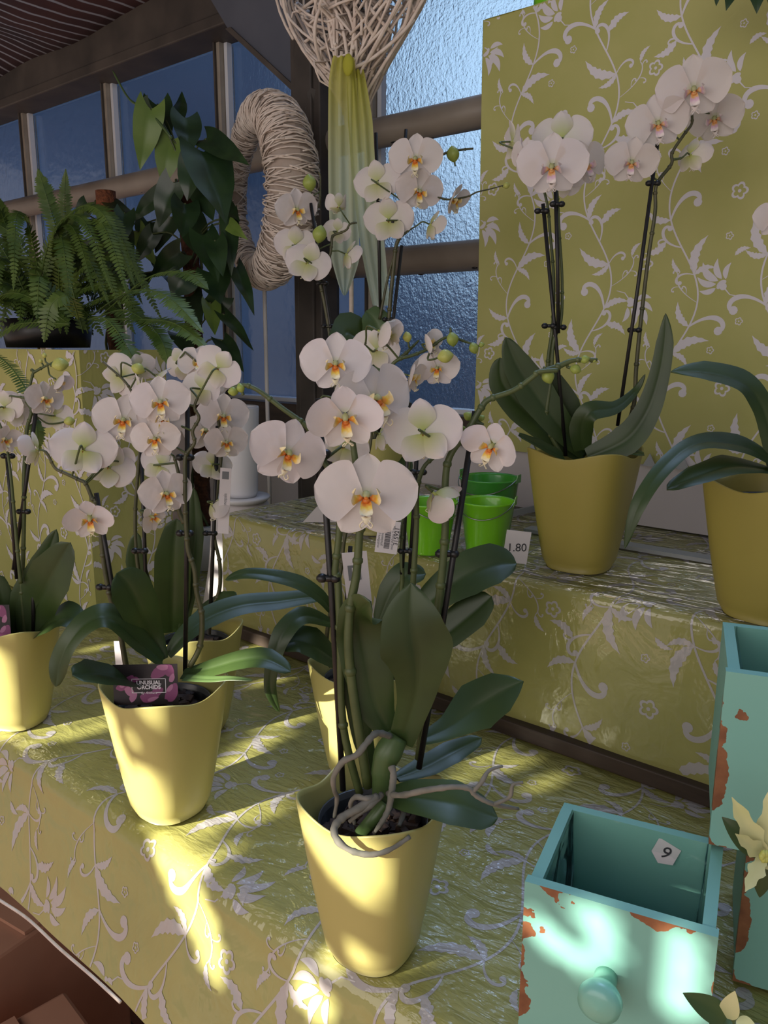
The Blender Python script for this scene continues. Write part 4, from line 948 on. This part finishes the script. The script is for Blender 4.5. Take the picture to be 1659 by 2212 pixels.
# wooden drawer boxes
def drawer_box(c, rot, w, d, h, label, knob=True, liner=True):
    root = empty('drawer_box', c, label, 'drawer box', 'turquoise shabby wooden drawer boxes')
    R = Matrix.Rotation(rot, 3, 'Z'); c = Vector(c); t = .009
    def side(cx, cy, sx, sy, hh, nm, mat, axis):
        n = 22; mb = MB()
        def face(P, U_, V_, lu, lv):
            def ed(u, v): return min(min(u, 1-u)*lu, min(v, 1-v)*lv)
            mb.grid(lambda u, v: c+R @ (P+U_*(u*lu)+V_*(v*lv)), n, n, 0, ed=ed if nm == 'front_panel' else None)
        x0, x1, y0, y1 = cx-sx/2, cx+sx/2, cy-sy/2, cy+sy/2; Z = Vector((0, 0, 1)); X = Vector((1, 0, 0)); Y = Vector((0, 1, 0))
        face(Vector((x0, y0, 0)), X, Z, sx, hh); face(Vector((x1, y1, 0)), -X, Z, sx, hh)
        face(Vector((x1, y0, 0)), Y, Z, sy, hh); face(Vector((x0, y1, 0)), -Y, Z, sy, hh)
        mb.add([c+R @ Vector(q) for q in ((x0, y0, hh), (x1, y0, hh), (x1, y1, hh), (x0, y1, hh))], [(0, 1, 2, 3)], 0)
        return mb.build(nm, mat if nm == 'front_panel' else 'turquoise_plain', root, smooth=False)
    fr = side(0, -d/2+t/2, w+.004, t, h, 'front_panel', 'turquoise', 0)
    side(0, d/2-t/2, w, t, h-.003, 'back_panel', 'turquoise', 0)
    side(-w/2+t/2, 0, t, d-2*t, h-.002, 'side_panel', 'turquoise', 1); side(w/2-t/2, 0, t, d-2*t, h-.002, 'side_panel', 'turquoise', 1)
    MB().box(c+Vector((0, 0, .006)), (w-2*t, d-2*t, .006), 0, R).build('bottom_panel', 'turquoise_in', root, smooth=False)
    if liner:
        mb = MB(); a, b_ = w/2-t-.002, d/2-t-.002; Q = [(-a, -b_), (a, -b_), (a, b_), (-a, b_)]
        def lf(u, v):
            k = u*4; i = int(k) % 4; f = k-int(k); p = Vector((*Q[i], 0)).lerp(Vector((*Q[(i+1) % 4], 0)), f)
            p.z = .012+v*(h-.014); q = p*(1-.05*(.5+nz2(u*9, v*2, 2, 3))*math.sin(PI*v)); q.z = p.z; return c+R @ q
        mb.grid(lf, 48, 10); mb.build('clear_liner', 'liner', root)
    if knob:
        M = R @ Matrix.Rotation(PI/2, 3, 'X'); o = c+R @ Vector((-.004, -d/2, h*.60))
        pr = [(0, -.002), (.0085, -.002), (.0085, .008), (.0070, .012), (.0085, .015), (.0135, .018), (.0158, .023), (.0150, .029), (.010, .033), (0, .0345)]
        mb = MB(); mb.lathe(pr, (0, 0, 0), 32); mb.v = [tuple(o+M @ Vector(v)) for v in mb.v]; mb.build('knob', 'knob', root)
    return root, R
cA = Vector((-.2075, .5570, TZ+.003))
bA, RA = drawer_box(cA, r_(14.5), .132, .124, .148, 'open turquoise drawer box with round knob and chipped corners, nearest, standing alone')
cC = Vector((-.100, .740, TZ+.004)); bC, RC = drawer_box(cC, r_(17.5), .134, .128, .146, 'lower turquoise drawer box of the stack at the right edge')
cB = Vector((-.121, .700, TZ+.152)); bB, RB = drawer_box(cB, r_(19), .136, .130, .150, 'upper chipped turquoise drawer box stacked at the right edge')
# price sticker on the inside of the near box
p = cA+RA @ Vector((.022, .0515, .128)); M3 = RA @ Matrix.Rotation(r_(80), 3, 'X') @ Matrix.Rotation(r_(-14), 3, 'Z')
st = empty('price_sticker', p, 'small white sticker with a handwritten 9 inside the near drawer box', 'sticker')
MB().prism([p+M3 @ Vector(q) for q in ((-.010, -.004, 0), (-.002, -.011, 0), (.009, -.007, 0), (.011, .008, 0), (-.008, .010, 0))], M3 @ Vector((0, 0, .0004))).build('paper_patch', 'paper', st, smooth=False)
T = M3.to_4x4(); T.translation = p+M3 @ Vector((0, 0, .0009)); text_obj('9', .015, T, 'ink', st, 'handwriting', .2)
# ------------------------------------------------------------------ pale poinsettia beside the boxes
def pointed_leaf(mb, base, tip, w, mi, up, lob=0, bend=.1):
    d = tip-base; n = 12; a = d.cross(up).normalized(); nn = a.cross(d).normalized()
    def fn(u, v):
        x = u*2-1; ww = w*math.sin(PI*min(.995, v**.75))**.8*(1+lob*math.sin(v*18))
        return base+d*v+a*x*ww+nn*(.18*abs(x)*ww-bend*d.length*v*v)
    mb.grid(fn, 6, n, mi)
pc = (.10, .62, TZ)
po = empty('poinsettia', pc, 'pale cream and green poinsettia leaning in at the right edge', 'poinsettia')
MB().lathe([(0, 0), (.04, 0), (.055, .10), (.058, .10), (.05, .095), (0, .09)], pc, 32).build('plant_pot', 'glaze', po)
tp = Vector((-.075, .565, .955)); 
MB().tube(smooth([Vector(pc)+Vector((0, 0, .09)), Vector((.04, .60, .92)), Vector((-.03, .575, .95)), on_p(1650, 1850, (-.085, .57), 0)], 5), .003, 8).build('branch', 'stem', po)
for (a, b, w, mt, off) in (((1650, 1850), (1588, 1735), 15, 'bract', -.01), ((1650, 1850), (1612, 1922), 11, 'bract', -.02), ((1652, 1850), (1700, 1760), 18, 'bract', .0), ((1652, 1850), (1600, 1810), 12, 'bract', -.02), ((1652, 1850), (1720, 1900), 18, 'bract', 0.),
        ((1650, 1850), (1563, 1768), 18, 'leaf', .01), ((1652, 1850), (1640, 1945), 14, 'leaf', .0), ((1650, 1850), (1668, 1700), 13, 'bract', .0)):
    A, B = on_p(*a, (-.085, .57), 0), on_p(*b, (-.085, .57), off); mb = MB(); pointed_leaf(mb, A, B, w*.62/FPX*1.3, 0, (CAM-A).normalized(), .24 if mt == 'bract' else 0); mb.build('bract' if mt == 'bract' else 'leaf', mt, po)
mb = MB()
for i in range(6):
    a = i*1.05; mb.ell(on_p(1652+6*math.cos(a), 1850+6*math.sin(a), (-.085, .57), -.012), (.0022, .0022, .003), nu=8, nv=5)
mb.build('flower_bead', 'bud', po)
lp = empty('variegated_plant', (-.03, .50, TZ), 'plant with cream-edged leaves at the bottom right corner', 'plant')
MB().tube(smooth([Vector((-.03, .50, TZ)), Vector((-.05, .47, TZ+.04)), on_p(1600, 2215, (-.10, .44), 0)], 5), .002, 8).build('stem', 'stem', lp)
for (a, b, w, mt) in (((1570, 2200), (1487, 2152), 18, 'leaf_light'), ((1570, 2200), (1585, 2150), 14, 'bract'), ((1580, 2205), (1530, 2240), 16, 'leaf_light'), ((1590, 2205), (1640, 2235), 14, 'bract')):
    A, B = on_p(*a, (-.10, .44), 0), on_p(*b, (-.10, .44), -.01); mb = MB(); pointed_leaf(mb, A, B, w*.52/FPX*1.3, 0, (CAM-A).normalized()); mb.build('leaf', mt, lp)
# ------------------------------------------------------------------ wicker heart, ribbon, wreath
hc = Vector(on_y(765, 20, 1.20)); 
hs = empty('wicker_heart', (hc.x, 1.20, hc.z), 'whitewashed wicker heart on a rod with a yellow ribbon, hanging into view at top', 'wicker ornament')
def heart_pt(a, b):
    x = 16*math.sin(a)**3; z = 13*math.cos(a)-5*math.cos(2*a)-2*math.cos(3*a)-math.cos(4*a); k = .205/16
    s = math.cos(b); return Vector((hc.x+x*k*s*.93, 1.20+math.sin(b)*.075*(1-.3*abs(math.cos(a))), hc.z+.030+z*k*1.12*(.35+.65*s)))
mb = MB(); rnd = random.Random(11)
for i in range(300):
    a0 = rnd.uniform(0, 2*PI); b0 = rnd.uniform(-PI/2, PI/2); da = rnd.uniform(.5, 2.0)*rnd.choice((-1, 1)); db = rnd.uniform(-1.6, 1.6); dp = rnd.uniform(.90, 1.03)
    P = [hc+(heart_pt(a0+da*k/9, b0+db*k/9)-hc)*dp for k in range(10)]
    if i % 3 == 0:
        q = heart_pt(a0+rnd.uniform(1, 4), rnd.uniform(-1.2, 1.2)); p0 = P[0]; P = [p0.lerp(q, k/9)+Vector((0, -.04*math.sin(PI*k/9)*rnd.choice((-1, 1)), 0)) for k in range(10)]
    mb.tube(P, rnd.uniform(.0018, .0034), 6)
mb.build('woven_wicker', 'rattan', hs)
MB().tube([Vector((-1.082, 1.20, SZ+.002)), Vector((-1.082, 1.20, hc.z+.05))], .0045, 10).build('rod', 'rattan', hs)
def ribbon(pts, hw, ph, name):
    P = smooth(pts, 7); n = len(P); mb = MB()
    def fn(u, v):
        i = round(v*(n-1)); w = lerpl(hw, v); x = u*2-1
        return P[i]+RT*x*w+Vector((FW.x, FW.y, 0))*(.006*math.sin(x*9+ph)*(1-.5*v)+.003*math.sin(v*7+ph))
    mb.grid(fn, 18, n-1, ed=lambda u, v: v); return mb.build(name, 'ribbon', hs)
A_ = lambda x, y, Y=1.14: on_y(x, y, Y)
ribbon([A_(742, 122), A_(740, 180), A_(740, 300), A_(742, 430), A_(746, 560), A_(744, 638)], [.018, .025, .026, .027, .026, .002], 0, 'ribbon_tail')
ribbon([A_(768, 150, 1.16), A_(778, 260, 1.16), A_(788, 400, 1.16), A_(806, 540, 1.16), A_(824, 660, 1.16)], [.014, .022, .022, .022, .016], 2, 'ribbon_tail')
mb = MB(); mb.ell(A_(752, 140, 1.13), (.011, .007, .018)); mb.build('ribbon_knot', 'ribbon', hs)
wc = on_y(566, 420, 1.24)
wr = empty('twine_wreath', wc, 'whitewashed twine wreath on a rod before the windows, left of the post', 'wreath')
wa = r_(8); dX = Vector((math.cos(wa), -math.sin(wa), 0)); dX = (RT*.50+FH*-.86).normalized(); nX = dX.cross(Vector((0, 0, 1))); Rm, rm = .160, .052
def wp_(a, b, r=rm):
    r = r*(.74+.30*math.cos(a))
    d = dX*math.cos(a)+Vector((0, 0, 1))*math.sin(a); return wc+d*(Rm+r*math.cos(b))+nX*r*math.sin(b)
mb = MB(); mb.grid(lambda u, v: wp_(2*PI*u, 2*PI*v, rm*.90), 64, 16); mb.build('straw_ring', 'rattan_core', wr)
mb = MB(); rnd = random.Random(9)
for i in range(620):
    a = rnd.uniform(0, 2*PI); b = rnd.uniform(0, 2*PI); da = rnd.gauss(0, .16); l = rnd.uniform(2.0, 4.5); r = rm*rnd.uniform(.93, 1.07)
    mb.tube([wp_(a+da*k/9, b+l*k/9, r) for k in range(10)], rnd.uniform(.0009, .0019), 5)
mb.build('twine_winding', 'rattan', wr)
MB().tube([wc-Vector((0, 0, Rm-.01)), Vector((wc.x, wc.y, TZ+.001))], .0045, 10).build('rod', 'white_wood', wr)
# ------------------------------------------------------------------ fern on the plinth
fb = Vector((-1.70, .90, 1.285))
fe = empty('boston_fern', fb, 'bushy dark green sword fern on the wrapped plinth at left', 'fern')
MB().lathe([(0, 0), (.085, 0), (.095, .06), (.09, .06), (0, .055)], fb, 24).build('plant_pot', 'clip', fe)
def frond(P, wmax, seed):
    P = smooth(P, 8); n = len(P); mb = MB(); rnd = random.Random(seed); L_ = sum((P[i+1]-P[i]).length for i in range(n-1))
    mb.tube(P, [.0016*(1-.7*i/(n-1)) for i in range(n)], 5)
    m_ = int(L_/.0062); 
    for j in range(2, m_):
        s = j/m_; x = s*(n-1); i = min(int(x), n-2); p = P[i].lerp(P[i+1], x-i); t = (P[i+1]-P[i]).normalized()
        nn = ((CAM-p).normalized()*.6+Vector((0, 0, 1))*.6); a = t.cross(nn).normalized(); nn = a.cross(t)
        w = wmax*.68*min(1, 4*(1-s))*(.55+.45*min(1, s*4))*rnd.uniform(.85, 1.1)
        for sg in (1, -1):
            d = (a*sg+t*.35-nn*.25*rnd.random()).normalized(); h = .0026+wmax*.03
            q = [p-t*h*.6, p+d*w*.35-t*h, p+d*w*.8-t*h*.5, p+d*w, p+d*w*.75+t*h*.7, p+d*w*.35+t*h*.9, p+t*h*.6]
            mb.add(q, [tuple(range(7))], 0)
    return mb
def fr_px(pts, w, Y=None, seed=0):
    P = [on_y(x, y, o) for x, y, o in pts]; frond(P, w, seed).build('frond', 'fern', fe)
fr = [([(180, 720, .90), (140, 560, .88), (105, 440, .86), (82, 365, .85)], .030), ([(190, 720, .92), (150, 580, .92), (140, 460, .92), (142, 365, .92)], .026),
      ([(200, 680, .86), (280, 630, .82), (360, 640, .78), (440, 720, .76)], .030), ([(200, 690, .84), (270, 670, .80), (340, 720, .77), (365, 790, .76)], .028),
      ([(190, 690, .80), (230, 690, .76), (280, 760, .74), (300, 830, .74)], .026), ([(170, 690, .80), (150, 640, .75), (110, 660, .72), (95, 740, .71)], .030),
      ([(170, 690, .80), (100, 620, .76), (85, 600, .74), (80, 690, .72)], .030), ([(150, 700, .82), (60, 640, .8), (0, 640, .78), (-60, 700, .78)], .028),
      ([(150, 700, .80), (40, 700, .76), (-20, 740, .74)], .028), ([(220, 680, .9), (320, 600, .88), (400, 590, .86), (450, 625, .85)], .026),
      ([(200, 690, .82), (300, 690, .78), (380, 700, .76), (455, 760, .75)], .026), ([(150, 700, .9), (60, 580, .9), (0, 540, .9), (-50, 560, .9)], .028),
      ([(120, 700, .92), (40, 560, .95), (10, 470, .97), (-10, 420, .97)], .028), ([(-20, 760, .60), (20, 790, .58), (60, 850, .56), (80, 930, .55), (78, 985, .55)], .020)]
for i, (p, w) in enumerate(fr): fr_px(p, w, seed=i)
rnd = random.Random(21)
for i in range(60):
    a = rnd.uniform(0, 2*PI); l = rnd.uniform(.18, .34); e = rnd.uniform(.15, 1.1); d = Vector((math.cos(a), math.sin(a)*.55, 0)); b0 = fb+Vector((rnd.uniform(-.06, .06), rnd.uniform(-.04, .04), .06))
    P = [b0, b0+d*l*.35+Vector((0, 0, l*.55*e)), b0+d*l*.75+Vector((0, 0, l*.62*e)), b0+d*l*1.05+Vector((0, 0, l*(.4*e-.25)))]
    frond(P, rnd.uniform(.020, .030), i+50).build('frond', 'fern', fe)
# ------------------------------------------------------------------ climbing plants on moss poles
def heart_leaf(base, tip, w, up, seed=0, fold=.22):
    d = tip-base; a = d.cross(up).normalized(); nn = a.cross(d).normalized(); mb = MB(); L_ = d.length
    def wf(v): return w*(1.0*math.sin(PI*min(.999, (v*.86+.14))**.70))**.9*(1-.25*v)
    def fn(u, v):
        x = u*2-1; ww = wf(v) if v < 1 else 0
        lo = -.22*L_*abs(x)**1.5*(1-v)**3 if v < .5 else 0
        return base+d*v+d.normalized()*lo*1.0+a*x*ww+nn*(fold*abs(x)*ww-.10*L_*v*v+.02*L_*math.sin(v*9+seed))
    mb.grid(fn, 10, 14); return mb
def climber(name, base, top, lab, leaves, Y, moss_r=.020, mosstop=False):
    root = empty(name, (base[0], base[1], base[2]), lab, 'climbing plant')
    MB().lathe([(0, 0), (.055, 0), (.07, .11), (.066, .11), (0, .10)], base, 28).build('plant_pot', 'ceramic', root)
    B = Vector(base)+Vector((0, 0, .09)); T_ = Vector(top); n = 40; mb = MB(); rnd = random.Random(len(leaves))
    mb.grid(lambda u, v: B.lerp(T_, v)+Vector((math.cos(2*PI*u), math.sin(2*PI*u), 0))*(moss_r*(1+.18*noise.noise(Vector((u*4, v*40, 1))))), 16, n, 0, True)
    mb.build('moss_pole', 'moss_top' if mosstop else 'moss', root)
    vm = MB(); vm.tube([B.lerp(T_, i/30)+Vector((math.cos(i*.5), math.sin(i*.5)*-1, 0))*(moss_r+.004) for i in range(31)], .0035, 6); vm.build('vine_stem', 'stem', root)
    for i, (bx, by, tx, ty, w, mt, off) in enumerate(leaves):
        A, Bp = on_y(bx, by, Y-off), on_y(tx, ty, Y-off-.03); t = (A-CAM).dot(FW)
        up = (CAM-A).normalized()*.8+Vector((rnd.uniform(-.5, .5), 0, rnd.uniform(0, .6)))
        lf = heart_leaf(A, Bp, w*t/FPX, up, i).build('leaf', mt, root)
        s = (A.z-B.z)/(T_.z-B.z); q = B.lerp(T_, max(0, min(1, s-.05)))
        MB().tube(smooth([q, q.lerp(A, .5)+Vector((0, 0, .02)), A], 4), .0020, 6).build('petiole', 'stem', root)
    return root
m1b = on_y(437, 1320, 1.20); m1 = climber('climbing_philodendron', (-1.575, 1.20, TZ+.002), (-1.585, 1.20, 1.66), 'tall climbing philodendron on a moss pole left of the twine wreath', [
    (325, 235, 302, 365, 34, 'philo_light', .06), (330, 235, 290, 300, 30, 'philo', .04), (385, 245, 395, 205, 18, 'philo', .06), (400, 255, 408, 330, 36, 'philo', .10), (372, 300, 350, 400, 34, 'philo_light', .02), (340, 225, 355, 330, 34, 'philo', .0),
    (445, 300, 530, 345, 30, 'philo', .08), (440, 330, 490, 470, 56, 'philo', .10), (425, 340, 400, 430, 40, 'philo', .06), (375, 395, 338, 490, 34, 'philo', .06), (360, 410, 270, 480, 24, 'philo', .02), (400, 440, 395, 510, 34, 'philo', .08),
    (470, 430, 515, 470, 22, 'philo', .04), (490, 480, 528, 512, 16, 'philo_light', .06), (495, 470, 500, 590, 22, 'philo', .06), (440, 510, 470, 600, 34, 'philo', .09), (465, 520, 480, 590, 26, 'philo', .10), (390, 545, 320, 600, 30, 'philo', .06), (330, 505, 290, 570, 22, 'philo', .04),
    (400, 600, 370, 640, 36, 'philo', .08), (460, 590, 475, 650, 40, 'philo', .08), (510, 580, 550, 670, 20, 'philo', .05), (485, 680, 545, 745, 16, 'philo', .04), (480, 735, 525, 795, 22, 'philo', .06), (455, 655, 465, 720, 22, 'philo_light', .03), (385, 720, 420, 770, 22, 'philo', .05), (310, 590, 285, 640, 26, 'philo', .02),
    (415, 480, 440, 560, 34, 'philo', .02), (370, 470, 330, 545, 30, 'philo', .0), (430, 380, 455, 470, 38, 'philo', .02), (405, 640, 430, 700, 34, 'philo', .02), (480, 640, 440, 690, 28, 'philo', .0), (320, 480, 300, 520, 26, 'philo', -.02), (350, 560, 380, 620, 30, 'philo', .0)], 1.20)
MB().tube(smooth([on_y(372, 300, 1.16), on_y(320, 238, 1.14), on_y(280, 215, 1.13), on_y(243, 152, 1.12)], 5), [.0030]*10+[.0022]*5+[.0008], 8).build('growing_tip', 'leaf_light', m1)
m2 = climber('climbing_philodendron', (-1.86, 1.17, TZ+.002), (-1.872, 1.17, 1.64), 'shorter moss-pole climber half buried behind the fern', [
    (190, 440, 165, 480, 20, 'philo', .03), (250, 470, 290, 540, 26, 'philo', .04), (205, 480, 225, 530, 26, 'philo', .05), (250, 520, 300, 600, 22, 'philo', .02), (270, 460, 262, 530, 24, 'philo', .06), (160, 470, 130, 560, 22, 'philo', .03), (280, 560, 250, 620, 26, 'philo', .05), (210, 560, 190, 620, 30, 'philo', .05),
    (240, 440, 290, 470, 22, 'philo', .0), (180, 520, 150, 600, 26, 'philo', .0), (300, 500, 330, 570, 22, 'philo_light', .0)], 1.17, .021)
MB().tube([Vector((-1.872, 1.17, 1.60)), Vector((-1.872, 1.17, 1.662))], .0245, 14).build('moss_tip', 'moss_top', m2)
# leaves hanging over the panel, top right
hp = empty('hanging_plant', on_y(1640, -120, 1.25), 'dark leaves of a hanging plant at the top right corner', 'hanging plant')
MB().lathe([(0, 0), (.06, 0), (.085, .12), (.08, .12), (0, .11)], on_y(1640, -230, 1.25), 24).build('hanging_pot', 'steel_dark', hp)
for i, (a, b, c, d, w) in enumerate(((1600, -80, 1570, 18, 22), (1640, -70, 1635, 22, 24), (1560, -90, 1548, 5, 20), (1690, -60, 1672, 40, 24))):
    A, B = on_y(a, b, 1.22), on_y(c, d, 1.20); heart_leaf(A, B, w*1.4/FPX, (CAM-A).normalized(), i).build('leaf', 'philo', hp)
MB().tube([on_y(1640, -230, 1.25), on_y(1640, -560, 1.25)], .003, 6).build('hanger_wire', 'steel_dark', hp)
tag(MB().ell(on_y(1188, 0, 1.40), (.032, .018, .020)).build('green_bundle', 'lime'), 'bright green bundle peeking over the top edge of the wrapped panel', 'bundle')
# ------------------------------------------------------------------ added sun gobo, holes aimed at the lit patches
T0 = lambda x, y: on_z(x, y, TZ)
for (x, y, r) in ((190, 1690, .018), (225, 1740, .022), (265, 1790, .024), (300, 1850, .026), (335, 1910, .024), (370, 1960, .024), (405, 2010, .022), (430, 2060, .018), (455, 2110, .012)):
    sun_hole(on_y(x, y, .42), r)
for (x, y, r) in ((620, 2150, .018), (650, 2180, .016)): sun_hole(on_y(x, y, .42), r)
def pot_lit(base, pts):
    for x, y, r, o in pts: sun_hole(on_p(x, y, base, o), r)
pot_lit(P1, [(710, 1830, .020, -.04), (745, 1870, .024, -.05), (790, 1880, .024, -.05), (830, 1860, .020, -.05), (850, 1900, .016, -.05), (800, 1930, .012, -.05), (690, 1790, .012, -.03), (665, 1780, .010, -.02)])
pot_lit(P2, [(235, 1560, .020, -.03), (255, 1620, .018, -.03), (285, 1690, .020, -.04), (320, 1725, .024, -.05), (355, 1690, .012, -.05), (370, 1740, .020, -.05), (300, 1600, .007, -.05)])
pot_lit(P3, [(20, 1430, .035, -.03), (40, 1490, .035, -.03), (10, 1550, .035, -.03), (80, 1430, .02, -.02), (70, 1530, .02, -.02)])
pot_lit(P4, [(700, 1490, .025, -.03), (730, 1530, .025, -.03), (745, 1600, .025, -.03), (760, 1480, .02, -.03)])
pot_lit(P5, [(350, 1400, .02, -.02), (470, 1390, .03, -.02), (430, 1400, .02, -.02)])
for (x, y, r) in ((120, 1590, .02), (180, 1580, .02), (250, 1555, .012), (520, 1640, .018), (570, 1600, .018), (620, 1560, .018), (590, 1470, .015), (640, 1520, .01), (540, 1560, .012), (330, 1840, .01), (420, 1860, .02), (600, 1700, .014), (560, 1760, .014),
                  (1050, 1640, .014), (1110, 1650, .014), (1180, 1690, .012), (1000, 1680, .010), (1040, 1590, .010), (560, 1400, .018), (210, 1400, .012), (900, 2060, .012), (720, 2060, .014)):
    sun_hole(T0(x, y), r)
for (x, y, r) in ((1155, 2000, .010), (1190, 2030, .012), (1225, 2060, .011), (1255, 2085, .009), (1260, 1985, .010), (1290, 2000, .013), (1300, 2040, .013), (1290, 2075, .009), (1458, 2080, .010), (1455, 2130, .010), (1455, 2180, .010), (1475, 2040, .010), (1480, 2100, .010), (1475, 2160, .010)):
    d = ray(x, y); nf = RA @ Vector((0, -1, 0)); p0 = cA+RA @ Vector((0, -.064, 0)); sun_hole(CAM+d*((p0-CAM).dot(nf)/d.dot(nf)), r)
for (x, y, r) in ((470, 1200, .02), (475, 1270, .02)): sun_hole(on_y(x, y, 1.0), r)
gx0, gx1, gz0, gz1, gs = -3.6, 1.4, .9, 3.9, .008
nx_, nz_ = int((gx1-gx0)/gs), int((gz1-gz0)/gs)
X = gx0+(np.arange(nx_)+.5)*gs; Z = gz0+(np.arange(nz_)+.5)*gs; keep = np.ones((nz_, nx_), bool)
for (hx, hz, hr) in HOLES: keep &= ((X[None, :]-hx)**2+(Z[:, None]-hz)**2) > hr*hr
mb = MB()
def cell(x0, x1, z0, z1): mb.box(((x0+x1)/2, GY, (z0+z1)/2), (x1-x0, .006, z1-z0))
j = 0
while j < nz_:
    k = j+1
    while k < nz_ and (keep[k] == keep[j]).all(): k += 1
    i = 0
    while i < nx_:
        if keep[j, i]:
            e = i
            while e < nx_ and keep[j, e]: e += 1
            cell(gx0+i*gs, gx0+e*gs, gz0+j*gs, gz0+k*gs); i = e
        else: i += 1
    j = k
struct('sun_gobo', mb, 'plaster', smooth=False)
